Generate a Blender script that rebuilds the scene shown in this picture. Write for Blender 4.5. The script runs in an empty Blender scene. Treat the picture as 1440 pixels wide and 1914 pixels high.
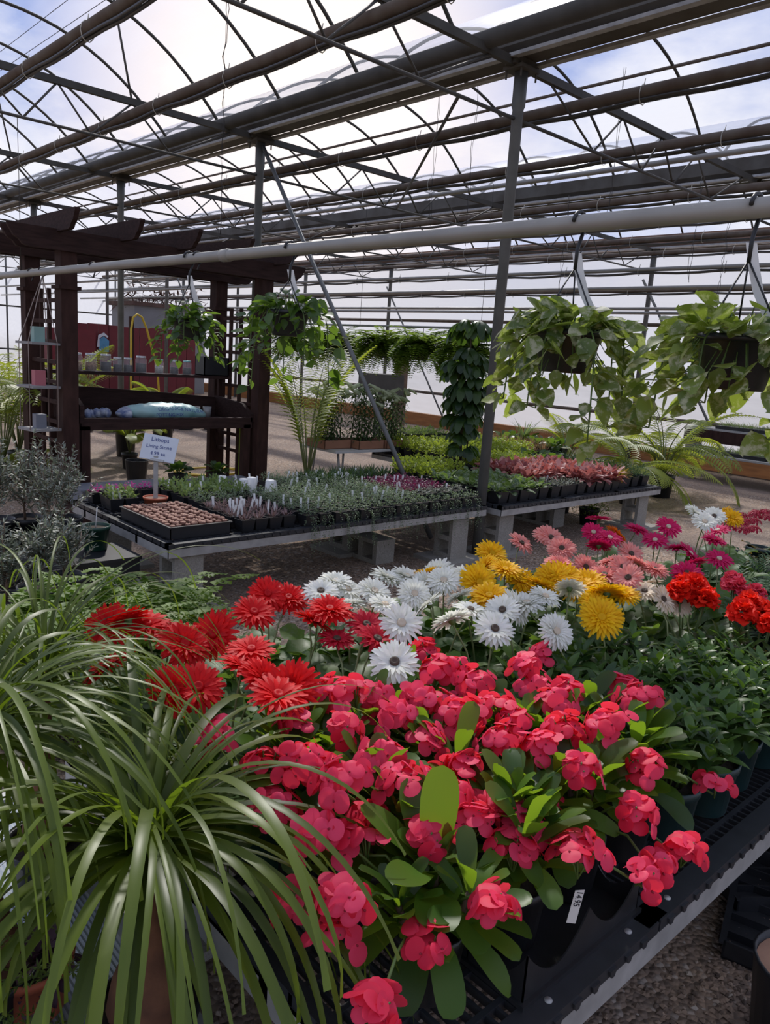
import bpy, bmesh, math, random
from mathutils import Vector, Matrix, Euler
PI = math.pi
R = random.Random(11)
scn = bpy.context.scene
COL = scn.collection
def U(a, b): return R.uniform(a, b)

# ------------------------------------------------------------------ materials
MATS = {}
def nodes(name):
    m = bpy.data.materials.new(name); m.use_nodes = True
    nt = m.node_tree; nt.nodes.clear()
    out = nt.nodes.new('ShaderNodeOutputMaterial')
    MATS[name] = m
    return m, nt, out
def N(nt, t, **kw):
    n = nt.nodes.new(t)
    for k, v in kw.items():
        if k.startswith('_'): setattr(n, k[1:], v)
        else: n.inputs[k.replace('__', ' ')].default_value = v
    return n
def mixc(nt, fac, a, b):
    n = nt.nodes.new('ShaderNodeMix'); n.data_type = 'RGBA'
    for i, v in ((0, fac), (6, a), (7, b)):
        if isinstance(v, (int, float)): n.inputs[i].default_value = v
        elif isinstance(v, tuple): n.inputs[i].default_value = (*v, 1) if len(v) == 3 else v
        else: nt.links.new(v, n.inputs[i])
    return n.outputs[2]
def ramp(nt, src, a, b):
    n = nt.nodes.new('ShaderNodeMapRange'); n.inputs[1].default_value = a; n.inputs[2].default_value = b
    nt.links.new(src, n.inputs[0]); return n.outputs[0]
def noise(nt, scale, detail=3, coord='Object', stretch=None, rough=.5):
    tc = nt.nodes.new('ShaderNodeTexCoord'); n = nt.nodes.new('ShaderNodeTexNoise')
    n.inputs['Scale'].default_value = scale; n.inputs['Detail'].default_value = detail; n.inputs['Roughness'].default_value = rough
    if stretch:
        mp = nt.nodes.new('ShaderNodeMapping'); mp.inputs['Scale'].default_value = stretch
        nt.links.new(tc.outputs[coord], mp.inputs[0]); nt.links.new(mp.outputs[0], n.inputs[0])
    else: nt.links.new(tc.outputs[coord], n.inputs[0])
    return n.outputs[0]
def bump(nt, h, strength, dist=.01):
    b = nt.nodes.new('ShaderNodeBump'); b.inputs['Strength'].default_value = strength; b.inputs['Distance'].default_value = dist
    nt.links.new(h, b.inputs['Height']); return b.outputs[0]
def plain(name, c, rough=.6, metal=0, var=.25, scale=8, spec=.5, bmp=0, stretch=None, c2=None, lo=.3, hi=.7, coat=0):
    m, nt, out = nodes(name)
    p = N(nt, 'ShaderNodeBsdfPrincipled', Roughness=rough, Metallic=metal)
    p.inputs['Specular IOR Level'].default_value = spec
    if coat: p.inputs['Coat Weight'].default_value = coat
    ns = noise(nt, scale, 4, stretch=stretch)
    d = c2 if c2 else tuple(x*(1-var) for x in c)
    nt.links.new(mixc(nt, ramp(nt, ns, lo, hi), d, c), p.inputs['Base Color'])
    if bmp: nt.links.new(bump(nt, ns, bmp), p.inputs['Normal'])
    nt.links.new(p.outputs[0], out.inputs[0]); return m
def leafm(name, c1, c2, trans, gloss=.4, tf=.35, tip=None, vari=None, vscale=60, spec=.5, petal=False):
    """c1..c2 from leaf to leaf; tip = colour towards the tip; vari = variegation colour"""
    m, nt, out = nodes(name)
    a = N(nt, 'ShaderNodeAttribute', _attribute_name='v'); w = N(nt, 'ShaderNodeAttribute', _attribute_name='w')
    col = mixc(nt, a.outputs['Fac'], c1, c2)
    if tip: col = mixc(nt, ramp(nt, w.outputs['Fac'], .35 if not petal else .0, 1 if not petal else .5), col, tip) if not petal else mixc(nt, ramp(nt, w.outputs['Fac'], .1, .45), tip, col)
    if vari:
        ns = noise(nt, vscale, 5, rough=.7)
        col = mixc(nt, ramp(nt, ns, .5, .6), col, vari)
    p = N(nt, 'ShaderNodeBsdfPrincipled', Roughness=gloss); p.inputs['Specular IOR Level'].default_value = spec
    t = N(nt, 'ShaderNodeBsdfTranslucent')
    nt.links.new(col, p.inputs['Base Color'])
    tcol = mixc(nt, .65, col, trans); nt.links.new(tcol, t.inputs['Color'])
    mx = N(nt, 'ShaderNodeMixShader', Fac=tf)
    nt.links.new(p.outputs[0], mx.inputs[1]); nt.links.new(t.outputs[0], mx.inputs[2]); nt.links.new(mx.outputs[0], out.inputs[0])
    return m

plain('galv', (.44, .44, .43), .5, .25, .3, 14)
plain('steel_dark', (.085, .08, .07), .7, .1, .35, 5, spec=.3)
plain('steel_web', (.11, .105, .095), .7, .1, .3, 5, spec=.3)
plain('pipe_rust', (.10, .07, .052), .8, 0, .4, 6, spec=.3, c2=(.15, .125, .10))
plain('pipe_tube', (.06, .06, .06), .5, 0, .2, 5)
plain('pipe_grey', (.34, .33, .30), .5, .3, .25, 3, bmp=.05)
plain('post_steel', (.17, .175, .17), .55, .3, .25, 9, spec=.4)
plain('gutter_metal', (.13, .125, .11), .7, .1, .4, 3, spec=.3, c2=(.07, .06, .048))
plain('gutter_wood', (.30, .16, .09), .75, 0, .4, 2.5, c2=(.16, .12, .10))
plain('zip_tie', (.5, .48, .4), .5, 0, .1)
plain('wire_dark', (.05, .045, .04), .6, .3)
plain('black_plastic', (.014, .015, .018), .42, 0, .3, 12, spec=.5)
plain('black_tray', (.02, .021, .024), .4, 0, .3, 20)
plain('bench_plastic', (.028, .031, .037), .42, 0, .3, 16)
plain('green_pot', (.008, .05, .03), .4, 0, .3, 10)
plain('teal_pot', (.012, .04, .042), .45, 0, .3, 10)
plain('soil', (.045, .028, .018), .95, 0, .6, 60, bmp=.6)
plain('terracotta', (.45, .16, .09), .75, 0, .3, 8, c2=(.36, .13, .08))
plain('orange_pot', (.55, .13, .06), .6, 0, .2, 8)
plain('tan', (.36, .20, .13), .8, 0, .2, 20)
plain('stain_wood', (.055, .026, .020), .8, 0, .5, 6, spec=.2, stretch=(3, 3, 1), bmp=.15)
plain('stain_wood_h', (.045, .023, .019), .8, 0, .5, 6, spec=.2, stretch=(1, 4, 8), bmp=.15)
plain('wood_grey', (.30, .29, .28), .8, 0, .3, 10, stretch=(1, 6, 6))
plain('bark', (.20, .13, .085), .85, 0, .5, 25, bmp=.5)
plain('caudex', (.22, .105, .06), .9, 0, .5, 18, spec=.2, bmp=.6, c2=(.10, .05, .035))
plain('stem_green', (.10, .17, .035), .5, 0, .3, 10)
plain('stem_brown', (.08, .05, .03), .7, 0, .3, 10)
plain('stem_pale', (.22, .26, .10), .5, 0, .3, 10)
plain('white_plastic', (.78, .78, .76), .45, 0, .06, 8)
plain('ink', (.02, .02, .03), .6, 0, 0)
plain('ink_blue', (.03, .05, .22), .6, 0, 0)
plain('white_board', (.62, .66, .72), .5, 0, .1, 8)
plain('table_top', (.62, .62, .60), .55, 0, .12, 6)
plain('orange_board', (.42, .17, .05), .7, 0, .35, 4, stretch=(4, 1, 8))
plain('brown_box', (.36, .17, .10), .8, 0, .12, 6)
plain('red_paint', (.16, .014, .02), .65, 0, .25, 3)
plain('grey_wall', (.28, .285, .295), .8, 0, .15, 2)
plain('brown_roof', (.17, .10, .08), .85, 0, .5, 6)
plain('hose_yellow', (.62, .42, .03), .5, 0, .1)
plain('cloth_blue', (.10, .30, .48), .7, 0, .2)
plain('cloth_white', (.65, .68, .72), .7, 0, .1)
plain('mint', (.24, .38, .34), .6, 0, .1)
plain('rose', (.45, .13, .15), .6, 0, .1)
plain('slate', (.17, .18, .21), .6, 0, .1)
plain('rope', (.36, .29, .25), .8, 0, .2)
plain('paper_bag', (.20, .40, .40), .4, 0, .35, 5, c2=(.33, .48, .47), bmp=.3)
plain('bag_blue', (.05, .09, .24), .4, 0, .3, 20, c2=(.45, .48, .52))
plain('jar_fill', (.42, .23, .11), .9, 0, .6, 60)
plain('jar_fill_dark', (.05, .035, .03), .9, 0, .6, 60)
plain('jar_fill_pale', (.5, .48, .42), .9, 0, .4, 60)
plain('zinc', (.6, .6, .6), .35, .8, .1)
plain('zinc_teal', (.25, .5, .46), .35, .5, .1)
plain('lithops', (.36, .19, .13), .7, 0, .4, 40, c2=(.22, .10, .07))
plain('polycarb', (.42, .46, .50), .35, 0, .25, 3)
plain('steel_leg', (.35, .33, .30), .5, .5, .2)

# cinder block
m, nt, out = nodes('cinder')
p = N(nt, 'ShaderNodeBsdfPrincipled', Roughness=.95)
ns = noise(nt, 120, 4, rough=.7); n2 = noise(nt, 6, 3)
c = mixc(nt, ramp(nt, ns, .35, .65), (.22, .21, .185), (.38, .36, .32)); c = mixc(nt, ramp(nt, n2, .4, .75), c, (.27, .25, .215))
nt.links.new(c, p.inputs['Base Color']); nt.links.new(bump(nt, ns, .8, .004), p.inputs['Normal']); nt.links.new(p.outputs[0], out.inputs[0])
# gravel floor
m, nt, out = nodes('gravel')
p = N(nt, 'ShaderNodeBsdfPrincipled', Roughness=.9)
tc = N(nt, 'ShaderNodeTexCoord'); vo = N(nt, 'ShaderNodeTexVoronoi', Scale=62.); vo.inputs['Randomness'].default_value = 1
nt.links.new(tc.outputs['Object'], vo.inputs['Vector'])
hs = N(nt, 'ShaderNodeSeparateColor'); nt.links.new(vo.outputs['Color'], hs.inputs[0])
c = mixc(nt, hs.outputs[0], (.12, .084, .060), (.42, .29, .195)); c = mixc(nt, ramp(nt, hs.outputs[1], .82, 1.0), c, (.52, .45, .38))
n2 = noise(nt, .7, 3); c = mixc(nt, ramp(nt, n2, .35, .75), c, (.25, .185, .14))
nt.links.new(c, p.inputs['Base Color'])
inv = N(nt, 'ShaderNodeMath', _operation='SUBTRACT'); inv.inputs[0].default_value = 1; nt.links.new(vo.outputs['Distance'], inv.inputs[1])
nt.links.new(bump(nt, inv.outputs[0], 1., .012), p.inputs['Normal']); nt.links.new(p.outputs[0], out.inputs[0])
m, nt, out = nodes('stone')
p = N(nt, 'ShaderNodeBsdfPrincipled', Roughness=.85)
a = N(nt, 'ShaderNodeAttribute', _attribute_name='v')
c = mixc(nt, a.outputs['Fac'], (.085, .060, .045), (.33, .235, .165)); c = mixc(nt, ramp(nt, a.outputs['Fac'], .9, 1.), c, (.42, .38, .33))
nt.links.new(c, p.inputs['Base Color']); nt.links.new(p.outputs[0], out.inputs[0])
# greenhouse film: mostly clear, slightly milky, streaky
def film(name, clear, tint, milk):
    m, nt, out = nodes(name)
    tr = N(nt, 'ShaderNodeBsdfTransparent'); tr.inputs[0].default_value = (*tint, 1)
    tl = N(nt, 'ShaderNodeBsdfTranslucent'); tl.inputs[0].default_value = (*milk, 1)
    gl = N(nt, 'ShaderNodeBsdfGlossy', Roughness=.25); gl.inputs[0].default_value = (.9, .9, .95, 1)
    ns = noise(nt, 1.3, 4, stretch=(1, .35, 1)); n2 = noise(nt, 9, 3, stretch=(1, .2, 1))
    s = N(nt, 'ShaderNodeMath', _operation='MULTIPLY'); nt.links.new(ramp(nt, ns, .3, .75), s.inputs[0]); nt.links.new(ramp(nt, n2, .2, .8), s.inputs[1])
    f = N(nt, 'ShaderNodeMapRange'); nt.links.new(s.outputs[0], f.inputs[0]); f.inputs[3].default_value = 1-clear-.06; f.inputs[4].default_value = 1-clear+.16
    mx = N(nt, 'ShaderNodeMixShader'); nt.links.new(f.outputs[0], mx.inputs[0]); nt.links.new(tr.outputs[0], mx.inputs[1]); nt.links.new(tl.outputs[0], mx.inputs[2])
    m2 = N(nt, 'ShaderNodeMixShader', Fac=.03); nt.links.new(mx.outputs[0], m2.inputs[1]); nt.links.new(gl.outputs[0], m2.inputs[2])
    nt.links.new(m2.outputs[0], out.inputs[0]); return m
film('film_roof', .88, (.97, .975, 1), (.62, .65, .72))
film('film_roof_hazy', .80, (.90, .92, .98), (.52, .55, .63))
film('film_wall', .22, (.82, .85, .91), (.64, .66, .71))
# glass
m, nt, out = nodes('jar_glass')
p = N(nt, 'ShaderNodeBsdfPrincipled', Roughness=.08); p.inputs['Base Color'].default_value = (.9, .93, .93, 1)
tr = N(nt, 'ShaderNodeBsdfTransparent'); mx = N(nt, 'ShaderNodeMixShader', Fac=.16)
nt.links.new(tr.outputs[0], mx.inputs[1]); nt.links.new(p.outputs[0], mx.inputs[2]); nt.links.new(mx.outputs[0], out.inputs[0])

leafm('l_euph', (.022, .060, .012), (.08, .17, .018), (.36, .56, .02), .40, .45, spec=.4)
leafm('b_euph', (.72, .018, .065), (.92, .075, .18), (.98, .05, .05), .55, .42, spec=.3)
leafm('l_gerb', (.030, .085, .016), (.10, .19, .03), (.26, .42, .04), .5, .35, vari=(.14, .20, .09), vscale=25)
leafm('p_red', (.58, .004, .008), (.78, .009, .012), (.95, .02, .01), .55, .35, spec=.25)
leafm('p_crimson', (.50, .01, .03), (.62, .02, .05), (.8, .02, .05), .55, .35, spec=.25)
leafm('p_white', (.80, .80, .72), (.88, .88, .84), (.9, .9, .75), .6, .35, spec=.25)
leafm('p_yellow', (.85, .46, .005), (.90, .58, .01), (.95, .6, .01), .6, .35, spec=.25)
leafm('p_pink', (.85, .30, .27), (.88, .42, .38), (.95, .35, .3), .6, .35, spec=.25)
leafm('p_magenta', (.62, .008, .10), (.72, .02, .17), (.85, .02, .12), .6, .35, spec=.25)
leafm('p_orange', (.85, .20, .01), (.88, .26, .02), (.95, .25, .01), .6, .35)
leafm('p_cream', (.78, .66, .50), (.85, .76, .62), (.9, .7, .5), .6, .35)
leafm('p_scarlet', (.85, .012, .006), (.90, .03, .01), (.95, .03, .01), .6, .3, spec=.2)
leafm('p_rose', (.80, .06, .12), (.86, .10, .18), (.9, .08, .1), .6, .3, spec=.2)
leafm('p_wine', (.32, .01, .03), (.5, .02, .06), (.6, .02, .05), .6, .3)
leafm('l_shrub', (.018, .052, .015), (.085, .17, .03), (.20, .36, .03), .36, .3, spec=.45)
leafm('l_begonia', (.04, .05, .02), (.13, .13, .03), (.35, .22, .04), .5, .3)
leafm('l_ferny', (.035, .085, .03), (.07, .14, .05), (.16, .3, .06), .6, .3)
leafm('l_pony', (.026, .048, .006), (.10, .14, .012), (.28, .42, .02), .42, .36, tip=(.12, .17, .02), spec=.4)
leafm('l_fern', (.05, .115, .02), (.19, .29, .04), (.42, .58, .06), .55, .48)
leafm('l_olive', (.09, .11, .085), (.30, .32, .27), (.2, .26, .12), .5, .22)
leafm('l_pothos', (.04, .085, .02), (.20, .27, .05), (.45, .58, .06), .38, .45, vari=(.50, .50, .33), vscale=30)
leafm('l_pothos_green', (.02, .055, .012), (.07, .14, .02), (.28, .46, .04), .33, .4)
leafm('l_palm', (.09, .15, .02), (.28, .33, .03), (.55, .62, .05), .45, .5)
leafm('l_palm_dark', (.03, .07, .025), (.07, .12, .035), (.2, .3, .06), .45, .35)
leafm('l_grey', (.11, .17, .085), (.25, .31, .19), (.25, .34, .12), .6, .3)
leafm('l_lime', (.20, .28, .03), (.36, .44, .05), (.5, .6, .06), .55, .4)
leafm('l_light', (.13, .22, .06), (.28, .38, .14), (.4, .5, .12), .55, .35)
leafm('l_purple', (.08, .012, .035), (.20, .03, .09), (.3, .03, .1), .55, .3)
leafm('l_dark', (.015, .04, .012), (.035, .075, .02), (.1, .2, .03), .4, .25)
leafm('l_caladium', (.16, .010, .018), (.66, .34, .30), (.6, .15, .12), .5, .35)
leafm('l_hosta', (.05, .10, .03), (.13, .20, .06), (.25, .4, .05), .45, .35, vari=(.35, .40, .25), vscale=50)
leafm('l_silver', (.12, .14, .10), (.27, .28, .22), (.3, .32, .2), .6, .25)
leafm('l_gold', (.30, .20, .03), (.45, .32, .05), (.6, .4, .05), .55, .35)
leafm('l_straw', (.36, .20, .10), (.48, .30, .16), (.5, .3, .12), .7, .3)
leafm('l_succ', (.22, .13, .13), (.34, .24, .22), (.4, .25, .2), .5, .2)
leafm('l_money', (.012, .035, .014), (.05, .10, .02), (.20, .36, .03), .4, .35)
leafm('l_asparagus', (.05, .09, .02), (.13, .19, .03), (.3, .4, .05), .6, .35)
leafm('l_violet', (.07, .03, .055), (.15, .07, .11), (.2, .08, .12), .6, .2)
leafm('p_tiny_mag', (.55, .03, .25), (.7, .1, .4), (.8, .1, .4), .6, .3)
leafm('p_lily', (.60, .66, .45), (.80, .82, .70), (.85, .9, .6), .5, .35)

# ------------------------------------------------------------------ mesh builder
class MB:
    def __init__(s): s.V = []; s.F = []; s.A = []; s.W = []; s.M = []
    def add(s, vs, fs, a=0., w=0., m=0):
        o = len(s.V); s.V.extend(vs); n = len(vs)
        s.A.extend([a]*n)
        if isinstance(w, (int, float)): s.W.extend([w]*n)
        else: s.W.extend(w)
        for f in fs: s.F.append(tuple(i+o for i in f)); s.M.append(m)
    def mesh(s, name, mats, smooth=True):
        me = bpy.data.meshes.new(name)
        me.from_pydata([tuple(v) for v in s.V], [], s.F)
        if isinstance(mats, str): mats = [mats]
        for k in mats: me.materials.append(MATS[k])
        me.polygons.foreach_set('material_index', s.M)
        me.polygons.foreach_set('use_smooth', [smooth]*len(s.F))
        for nm, d in (('v', s.A), ('w', s.W)):
            at = me.attributes.new(nm, 'FLOAT', 'POINT'); at.data.foreach_set('value', d)
        me.update(); return me
    def box(s, x0, x1, y0, y1, z0, z1, a=0., m=0):
        v = [(x, y, z) for z in (z0, z1) for y in (y0, y1) for x in (x0, x1)]
        s.add(v, [(0, 2, 3, 1), (4, 5, 7, 6), (0, 1, 5, 4), (2, 6, 7, 3), (0, 4, 6, 2), (1, 3, 7, 5)], a, 0, m)
    def tube(s, pts, r, n=6, a=0., m=0, caps=True):
        pts = [Vector(p) for p in pts]; k = len(pts)
        rs = r if isinstance(r, (list, tuple)) else [r]*k
        vs = []; up = None
        for i, p in enumerate(pts):
            d = (pts[min(i+1, k-1)]-pts[max(i-1, 0)]).normalized()
            if up is None: up = Vector((0, 0, 1)) if abs(d.z) < .9 else Vector((1, 0, 0))
            sd = d.cross(up).normalized(); up = sd.cross(d).normalized()
            for j in range(n):
                t = 2*PI*j/n; vs.append(p+sd*math.cos(t)*rs[i]+up*math.sin(t)*rs[i])
        fs = [(i*n+j, i*n+(j+1) % n, (i+1)*n+(j+1) % n, (i+1)*n+j) for i in range(k-1) for j in range(n)]
        if caps: fs += [tuple(range(n-1, -1, -1)), tuple((k-1)*n+j for j in range(n))]
        s.add(vs, fs, a, [i/(k-1) for i in range(k) for j in range(n)], m)
    def lathe(s, prof, n=16, c=(0, 0, 0), a=0., m=0):
        vs = [(c[0]+r*math.cos(2*PI*j/n), c[1]+r*math.sin(2*PI*j/n), c[2]+z) for r, z in prof for j in range(n)]
        k = len(prof)
        fs = [(i*n+j, i*n+(j+1) % n, (i+1)*n+(j+1) % n, (i+1)*n+j) for i in range(k-1) for j in range(n)]
        s.add(vs, fs, a, 0, m)
    def prism(s, poly, axis, t0, t1, m=0):
        """poly in the two other axes, extruded along axis"""
        def P(u, v, t): return {'x': (t, u, v), 'y': (u, t, v), 'z': (u, v, t)}[axis]
        n = len(poly); vs = [P(u, v, t0) for u, v in poly]+[P(u, v, t1) for u, v in poly]
        s.add(vs, [tuple(range(n))[::-1], tuple(range(n, 2*n))]+[(i, (i+1) % n, n+(i+1) % n, n+i) for i in range(n)], 0, 0, m)
PROF = dict(ov=(.6, .8), obov=(1.0, .38), lance=(.5, 1.1), heart=(.22, .75), roundl=(.45, .45), strap=(.12, .5), petal=(.35, .3), grass=(.08, .9), pear=(.9, .6))
def prof(kind, t):
    if kind == 'lobed': return (t**.7*(1-t)**.45/.47)*(1+.28*math.sin(t*31))
    a, b = PROF[kind]; tm = a/(a+b)
    return max(0, t)**a*max(0, 1-t)**b/(tm**a*(1-tm)**b)
def leaf(mb, o, az, e0, e1, L, W, kind='ov', n=5, fold=.15, roll=0., a=None, m=0, drift=0., ease=1., wave=0., w0=.06, stalk=0.):
    o = Vector(o); p = o.copy(); a = R.random() if a is None else a
    vs = []; ws = []; ph = U(0, 6)
    if stalk:
        d = Vector((math.cos(az)*math.cos(e0), math.sin(az)*math.cos(e0), math.sin(e0)))
        q = p+d*stalk; mb.tube([p, q], .0016, 3, a, m, False); p = q
    tp = 0.
    for i in range(n+1):
        t = i/n if n < 5 or kind in ('strap', 'lobed') else 1-(1-i/n)**1.6
        e = e0+(e1-e0)*t**ease; z = az+drift*t
        d = Vector((math.cos(z)*math.cos(e), math.sin(z)*math.cos(e), math.sin(e)))
        if i: p = p+d*(L*(t-tp)); tp = t
        sd = Vector((-math.sin(z), math.cos(z), 0)); nr = sd.cross(d)*-1
        nr = -nr if nr.z < 0 and abs(e) < PI/2 else nr
        if roll: sd, nr = sd*math.cos(roll)+nr*math.sin(roll), nr*math.cos(roll)-sd*math.sin(roll)
        w = W*.5*max(prof(kind, t), w0 if i in (0, n) else 0)
        wv = wave*W*math.sin(ph+t*9)
        vs += [p+sd*w+nr*(w*fold+wv), p, p-sd*w+nr*(w*fold-wv)]; ws += [t]*3
    fs = []
    for i in range(n):
        b = i*3; fs += [(b, b+1, b+4, b+3), (b+1, b+2, b+5, b+4)]
    mb.add(vs, fs, a, ws, m)
def tiny(mb, o, d, L, W, a=None, m=0, nrm=None):
    """a small folded leaf: 4 points"""
    o = Vector(o); d = Vector(d).normalized(); a = R.random() if a is None else a
    sd = d.cross(Vector((U(-.4, .4), U(-.4, .4), 1))).normalized()
    if nrm: sd = d.cross(Vector(nrm)).normalized()
    up = sd.cross(d)*.12*W
    mb.add([o, o+d*L*.45+sd*W*.5+up, o+d*L, o+d*L*.45-sd*W*.5+up], [(0, 1, 2), (0, 2, 3)], a, [0, .5, 1, .5], m)
def sdir(az, e): return Vector((math.cos(az)*math.cos(e), math.sin(az)*math.cos(e), math.sin(e)))

# ------------------------------------------------------------------ objects
def link(name, data, parent=None, loc=(0, 0, 0), rot=(0, 0, 0), label=None, scale=None):
    o = bpy.data.objects.new(name, data); COL.objects.link(o)
    o.location = loc; o.rotation_euler = rot
    if scale: o.scale = scale
    if parent: o.parent = parent
    if label: o['label'] = label
    return o
def tag(o, label, cat, group=None, kind=None):
    o['label'] = label; o['category'] = cat
    if group: o['group'] = group
    if kind: o['kind'] = kind
    return o
def thing(name, label, cat, loc=(0, 0, 0), rz=0., group=None, scale=None):
    return tag(link(name, None, None, loc, (0, 0, rz), scale=scale), label, cat, group)
def solo(name, mb, mats, label, cat, group=None, loc=(0, 0, 0), rot=(0, 0, 0), kind=None, smooth=True):
    me = mb if isinstance(mb, bpy.types.Mesh) else mb.mesh(name, mats, smooth)
    return tag(link(name, me, None, loc, rot), label, cat, group, kind)
def struct(name, mb, mats, label=None, smooth=False):
    o = link(name, mb.mesh(name, mats, smooth)); o['kind'] = 'structure'
    if label: o['label'] = label
    return o
def spawn(proto, name, label, cat, loc, rz=0., group=None, scale=None):
    """proto: list of (part name, mesh, loc, rot, sub list)"""
    r = thing(name, label, cat, loc, rz, group, scale)
    for e in proto:
        c = link(e[0], e[1], r, e[2] if len(e) > 2 else (0, 0, 0), e[3] if len(e) > 3 else (0, 0, 0))
        if len(e) > 4:
            for s in e[4]: link(s[0], s[1], c)
    return r
ORD = ['first', 'second', 'third', 'fourth', 'fifth', 'sixth', 'seventh', 'eighth', 'ninth', 'tenth', 'eleventh', 'twelfth', 'thirteenth', 'fourteenth', 'fifteenth', 'sixteenth', 'seventeenth', 'eighteenth', 'nineteenth', 'twentieth', 'twenty-first', 'twenty-second', 'twenty-third', 'twenty-fourth', 'twenty-fifth', 'twenty-sixth', 'twenty-seventh', 'twenty-eighth', 'twenty-ninth', 'thirtieth']
def pot_mesh(r, h, mat, soil='soil', n=20, name='pot', rim=True):
    mb = MB()
    mb.lathe([(0, 0), (r*.74, 0), (r*.78, .004), (r*.95, h*.84), (r, h*.84), (r*1.02, h), (r*.95, h), (r*.93, h*.86)] if rim else [(0, 0), (r*.85, 0), (r, h), (r*.96, h), (r*.94, h*.9)], n)
    s = MB(); s.lathe([(r*.94, h*.87), (r*.5, h*.9), (0, h*.9)], n)
    return mb.mesh(name, mat), s.mesh('soil', soil)
def sqpot_mesh(w, h, mat='black_plastic'):
    mb = MB(); a = w*.40; b = w*.5
    def ring(q, z): return [(-q, -q, z), (q, -q, z), (q, q, z), (-q, q, z)]
    vs = ring(a, 0)+ring(b, h)+ring(b*.93, h)+ring(b*.9, h*.85)
    mb.add(vs, [(3, 2, 1, 0)]+[(i*4+j, i*4+(j+1) % 4, (i+1)*4+(j+1) % 4, (i+1)*4+j) for i in range(3) for j in range(4)])
    s = MB(); s.add(ring(b*.9, h*.86), [(0, 1, 2, 3)])
    return mb.mesh('pot', mat, False), s.mesh('soil', 'soil')
def text_mesh(body, size, mat, extrude=.0004):
    cu = bpy.data.curves.new('lettering', 'FONT'); cu.body = body; cu.size = size; cu.extrude = extrude; cu.align_x = 'CENTER'; cu.align_y = 'CENTER'
    o = bpy.data.objects.new('lettering', cu); COL.objects.link(o)
    dg = bpy.context.evaluated_depsgraph_get(); me = bpy.data.meshes.new_from_object(o.evaluated_get(dg))
    bpy.data.objects.remove(o); me.materials.clear(); me.materials.append(MATS[mat]); me.name = 'lettering'
    return me
# ------------------------------------------------------------------ camera
YAW, PITCH, ROLL = math.radians(43.276), math.radians(11.4), math.radians(3.93)
fw = Vector((math.sin(YAW), math.cos(YAW), 0)); rt = Vector((math.cos(YAW), -math.sin(YAW), 0)); up = Vector((0, 0, 1))
d = fw*math.cos(PITCH)-up*math.sin(PITCH); u = up*math.cos(PITCH)+fw*math.sin(PITCH)
r2 = rt*math.cos(ROLL)+u*math.sin(ROLL); u2 = u*math.cos(ROLL)-rt*math.sin(ROLL)
cam = bpy.data.cameras.new('camera'); co = bpy.data.objects.new('camera', cam); COL.objects.link(co)
mw = Matrix((r2, u2, -d)).transposed().to_4x4(); mw.translation = Vector((0, 0, 1.6)); co.matrix_world = mw
cam.sensor_fit = 'VERTICAL'; cam.sensor_height = 36; cam.lens = 36*1440/1914; cam.clip_start = .05; cam.clip_end = 300
scn.camera = co
# ------------------------------------------------------------------ light
SUN_AZ = math.radians(90-36); SUN_EL = math.radians(46)
SUND = sdir(SUN_AZ, SUN_EL)
sl = bpy.data.lights.new('sun', 'SUN'); sl.energy = 4.4; sl.angle = math.radians(3); sl.color = (1, .95, .87)
so = bpy.data.objects.new('sun', sl); COL.objects.link(so); so.rotation_euler = SUND.to_track_quat('Z', 'Y').to_euler(); so.location = (0, 0, 12)
w = bpy.data.worlds.new('sky'); scn.world = w; w.use_nodes = True; nt = w.node_tree; nt.nodes.clear()
out = nt.nodes.new('ShaderNodeOutputWorld'); bg = nt.nodes.new('ShaderNodeBackground'); bg.inputs[1].default_value = 1.0
tc = nt.nodes.new('ShaderNodeTexCoord'); mp = nt.nodes.new('ShaderNodeMapping'); mp.inputs['Scale'].default_value = (1, 1, 2.2); mp.inputs['Location'].default_value = (3.1, 1.7, .4)
nt.links.new(tc.outputs['Generated'], mp.inputs[0])
ns = nt.nodes.new('ShaderNodeTexNoise'); ns.inputs['Scale'].default_value = 2.4; ns.inputs['Detail'].default_value = 7; ns.inputs['Roughness'].default_value = .55
nt.links.new(mp.outputs[0], ns.inputs[0])
cl = ramp(nt, ns.outputs[0], .47, .60)
sky = mixc(nt, cl, (.36, .46, .80), (1.02, 1.0, 1.02))
sep = nt.nodes.new('ShaderNodeSeparateXYZ'); nt.links.new(tc.outputs['Generated'], sep.inputs[0])
hz = nt.nodes.new('ShaderNodeMapRange'); nt.links.new(sep.outputs[2], hz.inputs[0]); hz.inputs[1].default_value = .02; hz.inputs[2].default_value = .22; hz.inputs[3].default_value = 1; hz.inputs[4].default_value = 0
sky = mixc(nt, hz.outputs[0], sky, (.80, .83, .94))
dt = nt.nodes.new('ShaderNodeVectorMath'); dt.operation = 'DOT_PRODUCT'; nt.links.new(tc.outputs['Generated'], dt.inputs[0]); dt.inputs[1].default_value = tuple(sdir(math.radians(90-36), math.radians(15)))
gl = nt.nodes.new('ShaderNodeMapRange'); nt.links.new(dt.outputs['Value'], gl.inputs[0]); gl.inputs[1].default_value = .955; gl.inputs[2].default_value = 1; gl.inputs[3].default_value = 0; gl.inputs[4].default_value = .85
sky = mixc(nt, gl.outputs[0], sky, (1.6, 1.35, 1.08))
gd = nt.nodes.new('ShaderNodeMapRange'); nt.links.new(sep.outputs[2], gd.inputs[0]); gd.inputs[1].default_value = -.02; gd.inputs[2].default_value = 0
sky = mixc(nt, gd.outputs[0], (.16, .15, .14), sky)
nt.links.new(sky, bg.inputs[0]); nt.links.new(bg.outputs[0], out.inputs[0])
scn.view_settings.view_transform = 'Standard'; scn.view_settings.look = 'None'; scn.view_settings.gamma = 1; scn.view_settings.exposure = 0.0
try: scn.view_settings.use_curve_mapping = False
except Exception: pass
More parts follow.
